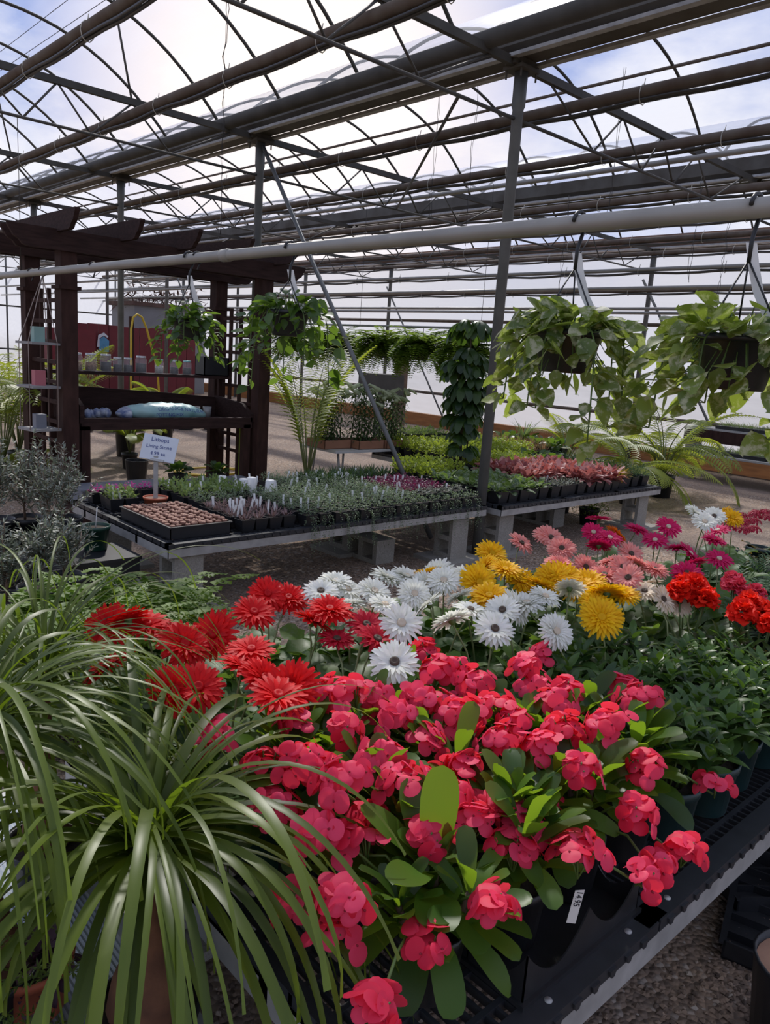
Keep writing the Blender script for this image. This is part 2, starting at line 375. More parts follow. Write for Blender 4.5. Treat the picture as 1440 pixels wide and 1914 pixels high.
scn.cycles.max_bounces = 10; scn.cycles.transparent_max_bounces = 24; scn.cycles.diffuse_bounces = 3; scn.cycles.caustics_reflective = False; scn.cycles.caustics_refractive = False

# ------------------------------------------------------------------ floor
GX = [0.64, 4.94, 9.24, 13.54]; Y0, Y1 = -3., 28.
mb = MB(); mb.box(-14, 30, -6, 45, -.3, 0); struct('floor', mb, 'gravel', 'gravel floor of the greenhouse')
mb = MB()
def stone(x, y, s):
    c = Vector((x, y, s*.25)); pts = [Vector(q) for q in ((1, 0, 0), (0, 1, 0), (-1, 0, 0), (0, -1, 0), (0, 0, .55), (0, 0, -.5))]
    rz = U(0, 6); cs, sn = math.cos(rz), math.sin(rz); vs = []
    for q in pts:
        q = q*s*U(.6, 1.15); vs.append((c.x+q.x*cs-q.y*sn*.8, c.y+q.x*sn+q.y*cs*.8, c.z+q.z))
    mb.add(vs, [(0, 1, 4), (1, 2, 4), (2, 3, 4), (3, 0, 4), (1, 0, 5), (2, 1, 5), (3, 2, 5), (0, 3, 5)], R.random())
for i in range(15000):
    t = R.random()**.8
    x = U(.2, 4.5) if i % 3 else U(1, 3.2); y = U(-.6, 1.6) if i % 3 else U(-.6, .7); stone(x, y, U(.005, .0145))
for i in range(9000): stone(U(1.4, 5.2), U(2.1, 4.2), U(.005, .012))
solo('gravel_stones', mb, 'stone', 'loose grey and brown gravel stones lying between the benches', 'gravel', kind='stuff', smooth=False)

# ------------------------------------------------------------------ roof
def archz(t): return 3.95+1.04*(1-abs(t)**2.4)
for k in range(3):
    mb = MB(); n = 22; x0 = GX[k]; vs = []; ys = [Y0+(Y1-Y0)*j/40 for j in range(41)]
    for y in ys:
        for i in range(n+1):
            t = -1+2*i/n; vs.append((x0+4.3*i/n, y, archz(t)+.03))
    fs = [(j*(n+1)+i, j*(n+1)+i+1, (j+1)*(n+1)+i+1, (j+1)*(n+1)+i) for j in range(40) for i in range(n)]
    mb.add(vs, fs); struct('ceiling', mb, 'film_roof' if k == 0 else 'film_roof_hazy', 'clear curved plastic film roof over the '+['near', 'middle', 'far'][k]+' bay', True)
bay = ['near', 'middle', 'far']
# hoops (bows)
mbb = MB(); mbb.tube([(2.15*t, 0, archz(t)) for t in [-1+2*i/24 for i in range(25)]], .017, 6)
bow = mbb.mesh('roof_hoop', 'steel_dark')
BY = [2.22+1.22*i for i in range(-3, 22)]
for k in range(3):
    for j, y in enumerate(BY):
        if k == 0 and y < 1: continue
        if k == 1 and y < -1: continue
        solo('roof_hoop', bow, None, f'bent steel roof hoop under the film, {ORD[j]} from the near end of the {bay[k]} bay', 'roof hoop', 'roof hoops under the plastic film', loc=((GX[k]+GX[k+1])/2, y, 0))
# trusses
TY = [.56+3.52*i for i in range(8)]
ch = MB(); ch.box(0.05, 4.25, -.022, .022, 3.775, 3.835)
rod = MB(); rod.tube([(0, 0, 3.43), (4.3, 0, 3.43)], .014, 6)
webs = []
lows = [1.05, 1.85, 2.45, 3.25]; ups = [.35, 1.45, 2.15, 2.85, 3.95]
for i, lx in enumerate(lows):
    for ux in (ups[i], ups[i+1]):
        wb = MB(); wb.tube([(ux, 0, 3.79), (lx, 0, 3.43)], .010, 5); webs.append(wb.mesh('web_strut', 'steel_web'))
chm = ch.mesh('top_chord', 'steel_dark', False); rodm = rod.mesh('bottom_chord', 'steel_web')
kp = MB()
for ux in (1.45, 2.85): kp.tube([(ux, 0, 3.8), (ux+(.25 if ux < 2 else -.25), 0, archz((ux+(.25 if ux < 2 else -.25)-2.15)/2.15))], .011, 5)
kpm = kp.mesh('hoop_strut', 'steel_web')
for k in range(3):
    for j, y in enumerate(TY):
        if k == 0 and j == 0: continue
        spawn([('top_chord', chm), ('bottom_chord', rodm)]+[('web_strut', q) for q in webs]+([('hoop_strut', kpm)] if k == 0 else []), 'roof_truss', f'steel roof truss across the {bay[k]} bay, {ORD[j]} from the near end', 'roof truss', (GX[k], y, 0), 0, 'steel trusses under the roof')
# gutters, posts
def gutter(x, side, label, mat):
    r = thing('gutter', label, 'gutter', (x, 0, 0), 0, 'gutters between the roof bays')
    mb = MB(); mb.prism([(-.15, 4.05), (-.16, 3.90), (-.10, 3.845), (.10, 3.845), (.16, 3.90), (.15, 4.05), (.135, 4.05), (.14, 3.91), (.09, 3.86), (-.09, 3.86), (-.14, 3.91), (-.135, 4.05)], 'y', Y0, Y1)
    link('channel', mb.mesh('channel', mat, False), r)
    mb = MB(); mb.box(.11, .17, Y0, Y1, 3.82, 3.845); mb.box(-.17, -.11, Y0, Y1, 3.82, 3.845); link('lip', mb.mesh('lip', 'galv', False), r)
gutter(GX[1], -1, 'dark steel gutter running above the near row of posts', 'gutter_metal')
gutter(GX[2], -1, 'weathered gutter above the far row of posts between middle and far bays', 'gutter_metal')
gutter(GX[3]-.12, -1, 'red-brown timber edged gutter along the top of the film side wall', 'gutter_wood')
pm = MB(); pm.tube([(0, 0, 0), (0, 0, 3.5), (0, 0, 3.52), (0, 0, 3.78)], [.043, .043, .052, .052], 12)
pmm = pm.mesh('post', 'post_steel')
cp = MB(); cp.box(-.11, .11, -.09, .09, 3.76, 3.785); cp.box(-.14, .14, -.05, .05, 3.785, 3.845)
for sx in (-1, 1):
    for sy in (-1, 1): cp.tube([(sx*.09, sy*.07, 3.70), (sx*.09, sy*.07, 3.80)], .008, 6)
cpm = cp.mesh('post_cap', 'gutter_metal', False)
for gi, gx in enumerate(GX[1:]):
    for j, y in enumerate(TY):
        if gi == 1 and j < 5: continue
        spawn([('post', pmm), ('post_cap', cpm)], 'steel_post', f'round grey steel post under the {["near","far","wall-side"][gi]} gutter, {ORD[j]} from the near end', 'post', (gx if gi < 2 else gx-.10, y, 0), 0, 'steel posts carrying the gutters')
# wind braces
def brace(p, q, lab, r=.02):
    mb = MB(); mb.tube([p, q], r, 8); solo('diagonal_brace', mb, 'post_steel', lab, 'brace')
brace((4.94, 7.55, 3.72), (4.94, 4.62, .03), 'slanting grey steel brace from second post down behind the long seedling bench', .022)
brace((13.42, 7.75, 3.3), (13.42, 5.6, .03), 'slanting brace from wall-side post down behind the variegated basket', .025)
brace((13.42, 14.75, 3.3), (13.42, 12.3, .03), 'slanting brace against the film side wall left of the lilies')
brace((9.24, 18.1, 3.7), (9.24, 15.2, .03), 'slanting brace on the far post row seen through the pergola')
# long pipes
def longpipe(x, z, r, lab, mat='pipe_rust', tube=True, y0=-2.5, y1=27.8, name='overhead_pipe'):
    g = thing(name, lab, 'pipe', (x, 0, 0))
    mb = MB(); mb.tube([(0, y0, z), (0, y1, z)], r, 12); link('pipe', mb.mesh('pipe', mat), g)
    if tube:
        pts = []; y = y0; k = 0
        while y < y1:
            pts += [(.012, y, z-r-.018), (.01, y+.3, z-r-.032), (.01, y+.6, z-r-.034), (.012, y+.9, z-r-.02)]; y += 1.2
        mb = MB(); mb.tube(pts, .014, 6); mb.tube([(p[0]-.03, p[1], p[2]+.006) for p in pts], .012, 5); link('cable', mb.mesh('cable', 'pipe_tube'), g)
        y = y0+1.15
        while y < min(y1, 13):
            mb = MB()
            q = [(math.cos(a)*(r+.012)*.9, y, z-.02+math.sin(a)*(r+.028)) for a in [2*PI*i/10 for i in range(11)]]
            mb.tube(q, .004, 4, caps=False); mb.tube([(0, y, z+r-.01), (.01, y, z+r+.05)], .004, 4); y += 1.2
            link('cable_tie', mb.mesh('cable_tie', 'zip_tie'), g)
    return g
longpipe(2.36, 3.69, .042, 'rusty overhead pipe in near bay, the one crossing the top left corner')
longpipe(3.48, 3.69, .044, 'rusty overhead pipe in the middle of the near bay with cables strapped beneath')
longpipe(4.52, 3.86, .062, 'thick dark pipe beside the near gutter', 'steel_dark', False)
longpipe(5.63, 3.69, .046, 'rusty overhead pipe just beyond the near gutter')
longpipe(7.02, 3.69, .046, 'rusty overhead pipe down the middle of the middle bay')
longpipe(7.55, 3.69, .028, 'thin grey overhead pipe beside the middle bay pipe', 'pipe_grey', False)
longpipe(8.85, 3.66, .046, 'rusty overhead pipe on the near side of the far gutter')
longpipe(10.4, 3.69, .045, 'rusty overhead pipe on near side of the far bay')
longpipe(11.7, 3.69, .045, 'rusty overhead pipe down the middle of the far bay')
longpipe(12.8, 3.66, .040, 'rusty overhead pipe close to the film wall')
for x, z, t in ((10.0, 3.0, 'nearest'), (10.9, 2.86, 'second nearest'), (11.8, 2.92, 'middle'), (12.5, 2.7, 'second lowest'), (13.1, 2.68, 'lowest')):
    longpipe(x, z, .028, f'{t} of the thin low basket pipes in the far bay', 'pipe_grey' if x != 11.8 else 'pipe_rust', x in (10.0, 11.8))
for x, z, t in ((6.9, 2.75, 'near'), (8.3, 2.72, 'far')):
    longpipe(x, z, .022, f'{t} thin hanging pipe at the left end of the middle bay', 'pipe_grey', False, 11.5)
longpipe(8.12, 4.80, .018, 'thin purlin tube under the film of the middle bay', 'pipe_rust', False, name='roof_purlin')
longpipe(12.42, 4.80, .018, 'thin purlin tube under the film of the far bay', 'pipe_rust', False, name='roof_purlin')
# grey basket pipe
g = thing('basket_pipe', 'thick pale grey pipe the hanging baskets hook over', 'pipe', (2.45, 0, 0))
mb = MB(); mb.tube([(0, -1, 2.11), (0, 16, 2.11)], .031, 16); link('pipe', mb.mesh('pipe', 'pipe_grey'), g)
for y in (4.05, 8.2):
    mb = MB(); mb.tube([(0, y, 2.11), (0, y+.08, 2.11)], .036, 14); link('coupling', mb.mesh('coupling', 'pipe_grey'), g)
for y in (7.62, 14.6):
    mb = MB(); mb.tube([(0, y, 2.11), (0, y, 3.43)], .003, 4); link('hanger_wire', mb.mesh('hanger_wire', 'wire_dark'), g)
# wires
def wires(x, y, z0, z1, lab, n=2):
    mb = MB()
    for i in range(n):
        pts = [(U(-.02, .02)*(1 if 0 < k < 9 else .3), U(-.02, .02), z1+(z0-z1)*k/9) for k in range(10)]; mb.tube(pts, .0028, 4)
    solo('hanging_wire', mb, 'wire_dark', lab, 'wire', 'twisted wires hanging from the roof', loc=(x, y, 0))
for (x, y, z0, z1, l) in [(2.36, 5.1, 3.72, 4.3, 'twisted wire above the corner pipe at top left'), (3.48, 5.9, 3.72, 4.75, 'twisted wire above the middle pipe of the near bay'), (4.3, 7.3, 2.7, 4.3, 'long thin wire hanging before the second post'), (6.2, 6.2, 3.0, 4.7, 'twisted wire between first and second posts'), (6.9, 6.3, 2.9, 4.8, 'wire left of the first post above the fern baskets'), (8.4, 6.0, 2.5, 3.7, 'pair of wires right of the first post'), (8.2, 4.2, 2.6, 3.7, 'tangled wires above the variegated basket'), (9.6, 4.5, 2.3, 3.6, 'wires hanging right of the variegated basket'), (7.6, 4.9, 3.1, 4.7, 'wire crossing the middle bay pipes')]: wires(x, y, z0, z1, l)
mb = MB(); mb.tube([(3.1, .5, 4.75), (3.0, 14, 4.55)], .004, 4); solo('guy_wire', mb, 'wire_dark', 'upper of the two straight wires running under the near bay roof', 'wire')
mb = MB(); mb.tube([(3.35, .5, 4.68), (3.1, 14, 4.5)], .004, 4); solo('guy_wire', mb, 'wire_dark', 'lower of the two straight wires running under the near bay roof', 'wire')
mb = MB(); mb.tube([(4.3, 4.1, 3.44), (7.0, 7.6, 3.44)], .014, 6); solo('diagonal_tie', mb, 'steel_web', 'thin horizontal tie rod crossing from first post towards the middle bay', 'tie rod')

# ------------------------------------------------------------------ walls
mb = MB(); n = 40
mb.add([(13.66, Y0, .3), (13.66, Y1, .3), (13.66, Y1, 3.95), (13.66, Y0, 3.95)], [(0, 1, 2, 3)]); struct('wall_right', mb, 'film_wall', 'milky plastic film side wall')
mb = MB(); mb.add([(.64, Y1, 0), (13.66, Y1, 0), (13.66, Y1, 3.95), (.64, Y1, 3.95)], [(0, 1, 2, 3)])
for k in range(3):
    n = 20; vs = [(GX[k]+4.3*i/n, Y1, archz(-1+2*i/n)) for i in range(n+1)]; mb.add(vs, [tuple(range(n+1))])
struct('wall_far', mb, 'film_wall', 'milky plastic film end wall')
mb = MB(); mb.box(13.54, 13.64, Y0, Y1, 0, .29); struct('baseboard_right', mb, 'orange_board', 'orange-brown timber board along the foot of the film wall')
for z, l in ((.81, 'lower'), (2.5, 'upper')):
    mb = MB(); mb.tube([(13.53, Y0, z), (13.53, Y1, z)], .035, 8); solo('wall_rail', mb, 'pipe_rust', f'{l} brown rail along the milky film side wall', 'rail')
for x in (2.8, 6.5, 8.5, 10.8, 12.2):
    mb = MB(); mb.tube([(x, Y1-.08, 0), (x, Y1-.08, 4.6)], .03, 6); solo('end_wall_post', mb, 'post_steel', f'thin upright post against the far film end wall, {ORD[(2.8, 6.5, 8.5, 10.8, 12.2).index(x)]} from left', 'post', 'uprights of the far end wall')
for z in (1.0, 2.4): 
    mb = MB(); mb.tube([(.64, Y1-.1, z), (13.5, Y1-.1, z)], .03, 6); solo('end_wall_rail', mb, 'steel_dark', f'{"lower" if z < 2 else "upper"} rail of the far film end wall', 'rail')

# ------------------------------------------------------------------ benches
def bench(x0, x1, y0, y1, z, seams, label, rung=.028, bar=.085, fh=.055, teeth=True, name='plant_bench'):
    r = thing(name, label, 'bench', ((x0+x1)/2, (y0+y1)/2, 0)); ox, oy = (x0+x1)/2, (y0+y1)/2
    mb = MB(); zt = z-.028
    for a, b, c, e in ((x0, x1, y0, y0+.004), (x0, x1, y1-.004, y1), (x0, x0+.004, y0, y1), (x1-.004, x1, y0, y1)): mb.box(a-ox, b-ox, c-oy, e-oy, zt-fh, zt)
    mb.box(x0-ox, x1-ox, y0-oy, y0+.035-oy, zt-.004, zt); mb.box(x0-ox, x0+.035-ox, y0-oy, y1-oy, zt-.004, zt)
    mb.box(x0-ox, x1-ox, y1-.035-oy, y1-oy, zt-.004, zt); mb.box(x1-.035-ox, x1-ox, y0-oy, y1-oy, zt-.004, zt)
    y = y0+.4
    while y < y1-.1: mb.box(x0-ox, x1-ox, y-oy, y+.03-oy, zt-.05, zt-.004); y += .4
    link('metal_frame', mb.mesh('metal_frame', 'galv', False), r)
    xs = [x0]+list(seams)+[x1]
    for i in range(len(xs)-1):
        a, b = xs[i]+.004, xs[i+1]-.004; mb = MB()
        mb.box(a-ox, b-ox, y0-.004-oy, y0+.05-oy, z-.028, z); mb.box(a-ox, b-ox, y1-.05-oy, y1-oy, z-.028, z)
        mb.box(a-ox, a+.035-ox, y0-oy, y1-oy, z-.028, z); mb.box(b-.035-ox, b-ox, y0-oy, y1-oy, z-.028, z)
        n = max(2, round((y1-y0)/bar))
        for k in range(1, n): yy = y0+(y1-y0)*k/n; mb.box(a-ox, b-ox, yy-.006-oy, yy+.006-oy, z-.026, z-.002)
        n = max(2, round((b-a)/rung))
        for k in range(1, n): xx = a+(b-a)*k/n; mb.box(xx-.0035-ox, xx+.0035-ox, y0-oy, y1-oy, z-.02, z-.004)
        if teeth:
            n = int((b-a)/.062)
            for k in range(n):
                xx = a+.03+k*.062
                mb.prism([(xx-ox, z-.008), (xx+.026-ox, z-.008), (xx+.018-ox, z-.026), (xx+.008-ox, z-.026)], 'y', y0-.010-oy, y0-.002-oy)
        link('slotted_top', mb.mesh('slotted_top', 'bench_plastic', False), r)
        if teeth and y0 < 1:
            for xx in (a+.08, (a+b)/2, b-.08):
                s = MB(); s.tube([(xx-ox, y0+.024-oy, z-.002), (xx-ox, y0+.024-oy, z+.002)], .008, 10); link('screw', s.mesh('screw', 'galv'), r)
    return r
BZ = .45
bench(.74, 6.6, .62, 2.04, BZ, [1.475, 2.9, 4.1, 5.3], 'near low bench with slotted black plastic top holding the flowers', fh=.065)
bench(2.05, 4.90, 3.98, 5.42, BZ, [3.25, 4.1], 'long low bench holding the seedlings and living stones', .04, .10)
bench(4.99, 7.66, 3.90, 5.42, BZ, [5.9, 6.8], 'low bench right of the first post holding the red-leaved plants', .04, .10)
# bench 3 behind (lime plants)
bench(6.3, 8.9, 5.75, 7.0, BZ, [7.6], 'low bench behind the red-leaved plants holding the lime-green plants', .06, .12, teeth=False)
# cinder blocks
def block_mesh(upright):
    mb = MB(); L, D, H = (.337 if upright else .39), .19, .19; hole = .108 if upright else .125
    # box with two holes through D, built as walls. axes: x = L, y = D (holes), z = H
    t = (L-2*hole)/3; tz = .032
    def bx(a, b, c, e, g, h):
        v = [(a, c, g), (b, c, g), (b, e, g), (a, e, g), (a, c, h), (b, c, h), (b, e, h), (a, e, h)]
        if upright: v = [(z0, y0_, x0_+L/2) for x0_, y0_, z0 in v]; v = [(p[1], p[0]-H/2, p[2]) for p in v]
        mb.add(v, [(0, 3, 2, 1), (4, 5, 6, 7), (0, 1, 5, 4), (2, 3, 7, 6), (1, 2, 6, 5), (3, 0, 4, 7)])
    bx(-L/2, L/2, -D/2, D/2, 0, tz); bx(-L/2, L/2, -D/2, D/2, H-tz, H)
    for i in range(3):
        a = -L/2+i*(t+hole); bx(a, a+t, -D/2, D/2, tz, H-tz)
    return mb.mesh('cinder_block', 'cinder', False)
BU = block_mesh(True); BL = block_mesh(False)
def blk(me, x, y, z, rz, lab): solo('cinder_block', me, None, lab, 'cinder block', 'concrete blocks holding up the benches', loc=(x, y, z), rot=(0, 0, rz))
mbp = MB(); mbp.box(-.22, .22, -.2, .2, 0, .05); PAD = mbp.mesh('paving_slab', 'cinder', False)
def pad(x, y, lab, z=0, s=1): o = solo('paving_slab', PAD, None, lab, 'slab', loc=(x, y, z)); o.scale = (s, s, .6); return o
# upright block has holes along x after mapping (hole axis = x)
for x, y, l in ((2.20, 4.10, 'upright concrete block under near left corner of the seedling bench'), (4.62, 4.10, 'upright concrete block under the seedling bench beside first post'), (5.16, 4.06, 'upright concrete block under the left end of the red-leaf bench'), (7.45, 4.06, 'upright concrete block under right end of the red-leaf bench')):
    pad(x, y, 'flat grey slab beneath the '+l.split(' under ')[0]+' under '+l.split(' under ')[1]); blk(BU, x, y, .03, 0, l)
for x, y, l in ((2.25, 5.2, 'upright concrete block under back left corner of the seedling bench'), (4.05, 4.75, 'upright concrete block set back under middle of the seedling bench'), (6.75, 4.9, 'upright concrete block set back under middle of the red-leaf bench')):
    pad(x, y, 'flat grey slab beneath '+l.split(' under ')[0]+' at '+l.split(' under ')[1]); blk(BU, x, y, .03, 0, l)
blk(BL, 4.05, 4.46, 0, PI/2, 'flat lying concrete block in front of the set back block under seedling bench')
blk(BL, 6.62, 4.62, 0, PI/2, 'flat lying concrete block under the red-leaf bench')
blk(BL, 1.93, 4.02, 0, PI/2+.2, 'reddish lying concrete block left of the seedling bench corner block')
for x, y, l in ((1.0, 1.75, 'back left'), (3.0, .95, 'front middle'), (5.5, .95, 'front right'), (4.2, 1.8, 'back middle')):
    pad(x, y, f'flat grey slab beneath the block at {l} of the near flower bench'); blk(BU, x, y, .03, 0, f'upright concrete block under {l} of the near flower bench')
BLOOMS = {'red': [(0.939, 1.726, 0.827), (1.021, 1.719, 0.842), (0.982, 1.511, 0.833), (0.969, 1.4, 0.845), (0.99, 1.323, 0.846), (0.796, 1.51, 0.818), (0.851, 1.498, 0.816), (1.312, 1.898, 0.857), (1.396, 1.901, 0.828), (1.331, 1.689, 0.827), (1.369, 1.66, 0.865), (1.211, 1.817, 0.839), (0.861, 1.893, 0.857), (0.909, 1.881, 0.839), (0.707, 1.654, 0.847), (0.954, 1.799, 0.823), (1.036, 1.56, 0.847), (0.926, 1.284, 0.858), (0.821, 1.919, 0.841)], 'crimson': [(1.387, 1.47, 0.832), (1.445, 1.581, 0.829), (1.35, 1.598, 0.798)], 'white': [(1.441, 1.796, 0.873), (1.56, 1.869, 0.865), (1.572, 1.822, 0.85), (1.508, 1.731, 0.837), (1.714, 1.786, 0.878), (1.828, 1.811, 0.859), (1.592, 1.715, 0.871), (1.666, 1.61, 0.879), (1.459, 1.452, 0.871), (1.854, 1.66, 0.881), (2.015, 1.705, 0.855), (1.783, 1.524, 0.875), (1.676, 1.558, 0.857), (1.577, 1.369, 0.882), (1.703, 1.409, 0.879), (2.019, 1.837, 0.84), (1.3, 1.307, 0.842), (2.258, 1.68, 0.846), (2.01, 1.361, 0.883), (1.904, 1.393, 0.857), (1.821, 1.381, 0.866), (1.845, 1.199, 0.85), (2.229, 1.415, 0.86), (1.694, 1.306, 0.854), (1.831, 1.71, 0.853), (1.545, 1.613, 0.864), (1.946, 1.384, 0.864)], 'yellow': [(2.327, 1.844, 0.87), (2.175, 1.755, 0.859), (2.183, 1.661, 0.871), (1.9, 1.779, 0.868), (1.954, 1.592, 0.875), (1.91, 1.507, 0.859), (2.235, 1.624, 0.833), (2.268, 1.511, 0.868), (2.124, 1.464, 0.873), (2.309, 1.494, 0.87), (2.383, 1.439, 0.853), (2.292, 1.308, 0.861), (2.225, 1.303, 0.836), (2.03, 1.166, 0.867), (2.354, 1.283, 0.854), (2.319, 1.44, 0.839)], 'pink': [(2.667, 1.959, 0.848), (2.732, 1.856, 0.888), (2.584, 1.699, 0.894), (2.901, 2.001, 0.849), (2.389, 1.575, 0.885), (2.407, 1.561, 0.866), (2.563, 1.568, 0.853), (2.704, 1.549, 0.86), (2.593, 1.428, 0.883), (2.661, 1.411, 0.889), (2.545, 1.473, 0.847), (2.5, 1.35, 0.876), (2.964, 1.603, 0.847), (2.684, 1.346, 0.881)], 'magenta': [(3.396, 2.035, 0.872), (2.967, 1.797, 0.899), (2.92, 1.687, 0.904), (3.306, 1.777, 0.88), (3.408, 1.673, 0.905), (3.161, 1.502, 0.87), (3.171, 1.444, 0.859), (3.429, 1.461, 0.885), (3.212, 1.334, 0.857), (2.984, 1.331, 0.865), (2.851, 1.693, 0.875), (3.668, 1.552, 0.886), (3.252, 1.65, 0.863), (2.841, 1.293, 0.857)], 'orange': [(3.151, 1.79, 0.868)], 'cream': [(2.732, 1.384, 0.811), (2.503, 1.283, 0.843), (2.483, 1.201, 0.84), (2.591, 1.193, 0.814)], 'white2': [(3.799, 1.734, 0.928), (3.781, 1.629, 0.931), (3.556, 1.571, 0.937)], 'yellow2': [(4.063, 1.705, 0.905), (4.001, 1.627, 0.903)]}
EUPH = [(1.089, 1.306, 0.807), (1.103, 1.246, 0.826), (0.948, 1.241, 0.8), (0.776, 1.286, 0.796), (0.998, 1.146, 0.813), (1.193, 1.259, 0.784), (1.492, 1.392, 0.788), (1.383, 1.24, 0.829), (1.148, 1.146, 0.801), (1.25, 1.172, 0.803), (1.313, 1.14, 0.771), (1.45, 1.168, 0.795), (1.281, 1.046, 0.805), (1.167, 1.051, 0.771), (1.361, 1.017, 0.807), (1.628, 1.135, 0.808), (1.6, 1.084, 0.774), (1.348, 0.96, 0.808), (1.521, 0.964, 0.798), (1.397, 0.857, 0.811), (1.275, 0.93, 0.791), (1.289, 0.843, 0.812), (1.282, 0.74, 0.814), (1.428, 0.866, 0.771), (1.474, 0.7, 0.774), (1.699, 0.845, 0.811), (1.475, 0.793, 0.828), (1.785, 0.929, 0.785), (1.7, 0.636, 0.68), (1.345, 0.642, 0.746), (1.4, 0.558, 0.68), (1.266, 0.571, 0.68), (1.151, 0.642, 0.729), (0.885, 1.073, 0.792), (0.848, 1.096, 0.806), (1.013, 1.041, 0.788), (0.982, 0.93, 0.793), (0.868, 0.988, 0.816), (0.821, 1.163, 0.772), (0.776, 1.077, 0.744), (0.786, 0.958, 0.754), (0.923, 0.966, 0.729), (0.862, 0.918, 0.723), (0.935, 0.829, 0.758), (1.132, 0.911, 0.784), (1.183, 0.904, 0.721), (1.121, 0.826, 0.736), (1.049, 0.807, 0.752), (1.086, 0.742, 0.716), (1.131, 0.766, 0.729), (1.224, 0.832, 0.73), (0.74, 0.823, 0.72), (0.931, 0.66, 0.72), (0.821, 0.703, 0.68), (0.685, 0.677, 0.66), (0.728, 0.928, 0.66), (0.728, 0.832, 0.66), (1.055, 0.868, 0.763), (1.089, 0.941, 0.737), (1.317, 0.571, 0.68), (1.249, 0.815, 0.717), (1.435, 1.239, 0.802), (1.781, 1.2, 0.781), (1.582, 0.978, 0.818)]
# ------------------------------------------------------------------ crown of thorns
def bract(mb, c, nrm, r, a):
    """pair of rounded petals side by side, slightly cupped"""
    c = Vector(c); n = Vector(nrm).normalized(); t = n.cross(Vector((U(-1, 1), U(-1, 1), U(-1, 1)))).normalized(); b = n.cross(t)
    for sgn in (1, -1):
        ph = U(0, 6); tilt = U(-.05, .3); o = c+t*sgn*r*.62+n*(.001*sgn); vs = [o+n*r*.10]; ws = [.3]; K = 12
        for rr, lift in ((.5, .10), (.85, .06), (1.0, U(-.10, .08))):
            for k in range(K):
                th = 2*PI*k/K; x = math.cos(th)*rr; y = math.sin(th)*rr*1.08; rad = r*(1-.16*max(0, -x)**3)
                vs.append(o+t*sgn*x*rad*.92+b*y*rad+n*(r*lift+tilt*r*(x*.5+.3)+.035*r*math.sin(ph+th*3)*rr)); ws.append(.3+rr*.7)
        fs = [(0, 1+k, 1+(k+1) % K) for k in range(K)]
        for q in range(2):
            for k in range(K): p = 1+q*K+k; p2 = 1+q*K+(k+1) % K; fs.append((p, p+K, p2+K, p2))
        mb.add(vs, fs, a, ws)
def euph_cluster(nf, R0):
    mb = MB()
    for i in range(nf):
        e = PI/2-1.5*((i+.5)/nf)**.6; az = i*2.4+U(-.3, .3)
        dr = sdir(az, e); c = dr*R0*U(.6, 1.25); c.z = c.z*.75+U(-.008, .008)
        bract(mb, c, dr+Vector((U(-.5, .5), U(-.5, .5), U(0, .5))), U(.0155, .0205), R.random()); mb.tube([c, c+dr*.005], [.003, .0015], 5, m=1)
    st = MB()
    for i in range(nf//2): az = U(0, 6.3); st.tube([(0, 0, -R0*.8), sdir(az, U(.5, 1.4))*R0*.8], .0018, 4)
    return mb.mesh('flower_cluster', ['b_euph', 'p_wine']), None, st.mesh('flower_stalk', 'stem_green')
CL = [euph_cluster(n, r) for n, r in ((13, .044), (11, .040), (10, .037), (15, .050), (6, .028), (7, .032))]
def euph_foliage(nst, hmax, lmax, seed):
    fol = MB(); st = MB(); tips = []
    for s in range(nst):
        az = s*2*PI/nst+U(-.4, .4); rr = U(.02, .075) if s else .01; h = U(.6, 1)*hmax
        top = Vector((math.cos(az)*rr*1.2, math.sin(az)*rr*1.2, .14+h)); st.tube([(math.cos(az)*.02, math.sin(az)*.02, .13), (math.cos(az)*rr, math.sin(az)*rr, .14+h*.5), top], [.009, .008, .006], 6)
        tips.append(top); nl = R.randint(13, 17)
        for i in range(nl):
            f = i/nl; e0 = .3+1.2*f+U(-.15, .2); Lf = lmax*U(.65, 1.0)*(1-.2*f)
            leaf(fol, top-Vector((0, 0, (1-f)*h*.62)), i*2.4+U(-.3, .3), e0, e0-U(.35, 1.0), Lf, Lf*U(.27, .34), 'obov', 7, U(.05, .3), U(-.35, .35), drift=U(-.25, .25), wave=.06)
    return fol, st, tips
POTK, SOILK = pot_mesh(.075, .14, 'black_plastic'); POTG, SOILG = pot_mesh(.085, .155, 'green_pot'); POTT, SOILT = pot_mesh(.08, .15, 'teal_pot')
EV = []
for i in range(5):
    f, s, tips = euph_foliage(R.randint(4, 6), .17, .175, i); EV.append((f.mesh('foliage', 'l_euph'), s.mesh('stems', 'stem_brown'), tips))
ep = []
for r_, yy in enumerate((.80, 1.03, 1.27)):
    for c_ in range(4):
        xx = .92+.225*c_+(.08 if r_ == 1 else 0)
        if r_ == 0: xx += .02
        if r_ == 2: xx += .04
        if r_ == 2 and c_ > 2: continue
        ep.append((xx, yy+U(-.02, .02), r_, c_))
rowname = ['front', 'second', 'third']
colname = ['leftmost', 'second from the left', 'third from the left', 'rightmost']
clus = {i: [] for i in range(len(ep))}
for p in EUPH:
    i = min(range(len(ep)), key=lambda q: (ep[q][0]-p[0])**2+(ep[q][1]-p[1])**2*1.2); clus[i].append(Vector(p))
